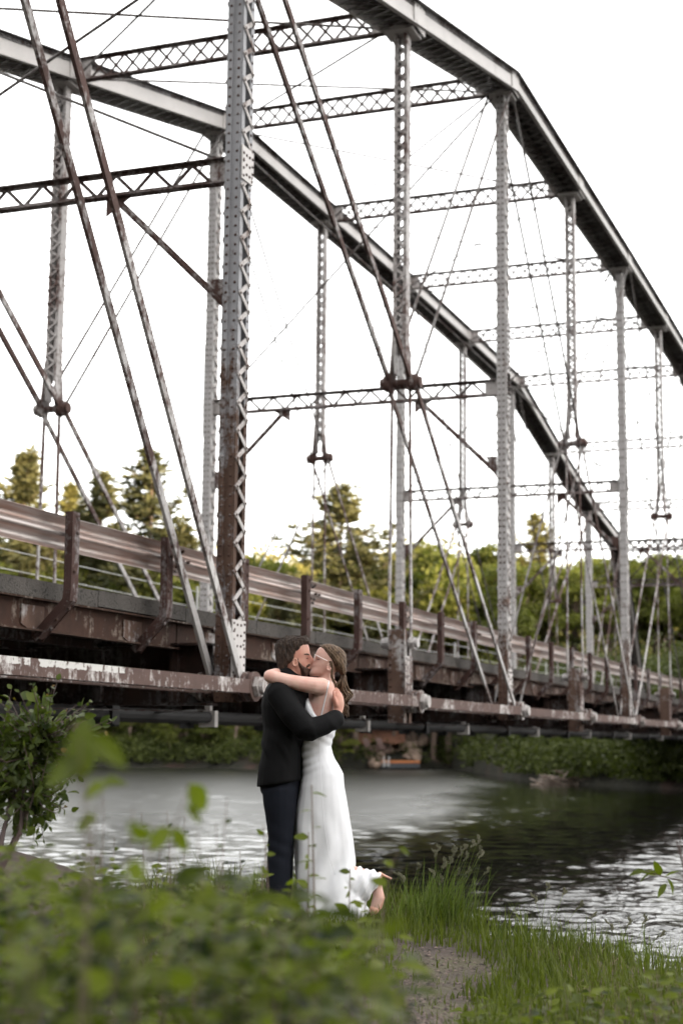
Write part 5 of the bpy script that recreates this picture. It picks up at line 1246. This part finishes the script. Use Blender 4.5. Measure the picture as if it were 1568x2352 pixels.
ball(mb, PP(1060, 2200, -.06), (.03, .034, .034)); link('shoe', world_mesh(mb, 'shoe'), M['nude'], wom)
mb = MB(); limb(mb, [(600, 2240, .07, .030), (560, 2280, .07, .034), (500, 2305, .07, .022)], 10); mb.tube([PP(615, 2235, .07), PP(622, 2318, .07)], [.012, .005], 8); link('shoe', world_mesh(mb, 'shoe'), M['nude'], wom)
mb = MB()
ring_loft(mb, [hring(cy, a, c, w, sl) for cy, a, c, w, sl in ((226, 672, 738, .032, .05), (236, 650, 768, .054, .06), (254, 634, 800, .070, .06), (280, 640, 820, .080, 0), (310, 658, 834, .084, 0), (342, 684, 840, .085, 0), (372, 716, 840, .083, 0), (402, 738, 838, .076, 0), (428, 750, 836, .062, 0), (448, 776, 833, .040, 0), (464, 800, 828, .020, 0))])
def wfold(V, Nn): x, y, z = V.T; return .005*(vnoise((x+z)*34, (z-x)*9+y*20, 1, 3)-.5)+.003*np.sin((x*1.1+z*.6)*260+6*np.sin(z*22))*.5
hw = link('hair', fuse(mb, .005, 2, 'hair', wfold), M['hair_w'], wom)
mb = MB(); hr2 = np.random.default_rng(12)
for k in range(64):       # the ponytail falls in loose waves
    ph = hr2.uniform(0, 1.6); ox, oy = hr2.normal()*.36, hr2.normal()*.36; L = hr2.uniform(.55, 1.05); pts = []; rs = []
    for q in np.linspace(0, L, 15):
        cy = 452+q*320; cx = np.interp(cy, [452, 500, 560, 620, 680, 740, 780], [812, 816, 818, 828, 832, 828, 824]); sp_ = 7+62*math.sin(math.pi*min(1, .02+q*.80))**1.1
        wv = (15*math.sin(q*14+ph)+6*math.sin(q*25+ox*2))*min(1, q*2.5); pts.append(PP(cx+ox*sp_+wv, cy, .0+oy*sp_*.0009+.010*math.cos(q*15+ph*.3)*min(1, q*3))); rs.append((.0075*(1-.75*q/L)+.0015))
    mb.tube(pts, rs, 5)
for x0, y0_, ph in ((712, 360, 0), (722, 362, .5), (716, 366, .9)):
    mb.tube([PP(x0+30*q+13*math.sin(q*8+ph)*q, y0_+195*q, -.083+.012*q) for q in np.linspace(0, 1, 14)], [.006*(1-.7*q)+.001 for q in np.linspace(0, 1, 14)], 5)
link('ponytail', world_mesh(mb, 'ponytail'), M['hair_w'], wom)
mb = MB()
for k in range(150):      # combed strands on the crown
    f = hr2.random(); y_ = -.087*math.sin(hr2.uniform(.15, 1.5)); a0 = np.array([640+60*f+hr2.uniform(-6, 6), 262+70*f]); pts = []
    for q in np.linspace(0, 1, 7):
        cx = a0[0]+(812-a0[0])*q; cy = a0[1]+(455-a0[1])*q-62*math.sin(math.pi*q)*(1-.55*f); pts.append((cx, cy))
    tr_h = BVHTree.FromPolygons([v.co.copy() for v in hw.data.vertices], [tuple(p_.vertices) for p_ in hw.data.polygons]) if k == 0 else tr_h
    W3 = []
    for cx, cy in pts:
        h_ = tr_h.ray_cast(Vector(to_world(PP(cx, cy, -.6)[None])[0]), Vector(FH))
        if h_[0] is not None: W3.append(np.array(h_[0])-FH*.001)
    if len(W3) > 3: mb.v += []; n0 = len(mb.v); mb.tube(W3, .0016, 4)
if mb.v: tag(link('hair_strands', mb.mesh('hair_strands', True), M['hair_w'], wom), kind='stuff')
mb = MB()
for y_ in (-.033, .033):
    lp = [PP(594-5*math.cos(a)*0+4*math.sin(a)+8*abs(y_+.0)/.033*(.3), 332-22*math.sin(a)-6*math.cos(a)*(1 if y_ > 0 else -1), y_+.026*math.cos(a)) for a in np.linspace(0, 2*math.pi, 21)]
    mb.tube(lp, .0024, 6, False)
mb.tube([PP(592, 326, -.008), PP(590, 328, .0), PP(592, 326, .008)], .0022, 6); mb.tube([PP(600, 316, -.060), PP(612, 320, -.076), PP(650, 340, -.081), PP(692, 360, -.084)], .0024, 6)
link('glasses', world_mesh(mb, 'glasses'), M['frame'], wom)
mb = MB(); limb(mb, [(612, 345, -.046, .0020), (624, 348, -.058, .0026), (634, 345, -.064, .0018)], 6); link('eyelashes', world_mesh(mb, 'eyelashes'), M['lash'], wom)
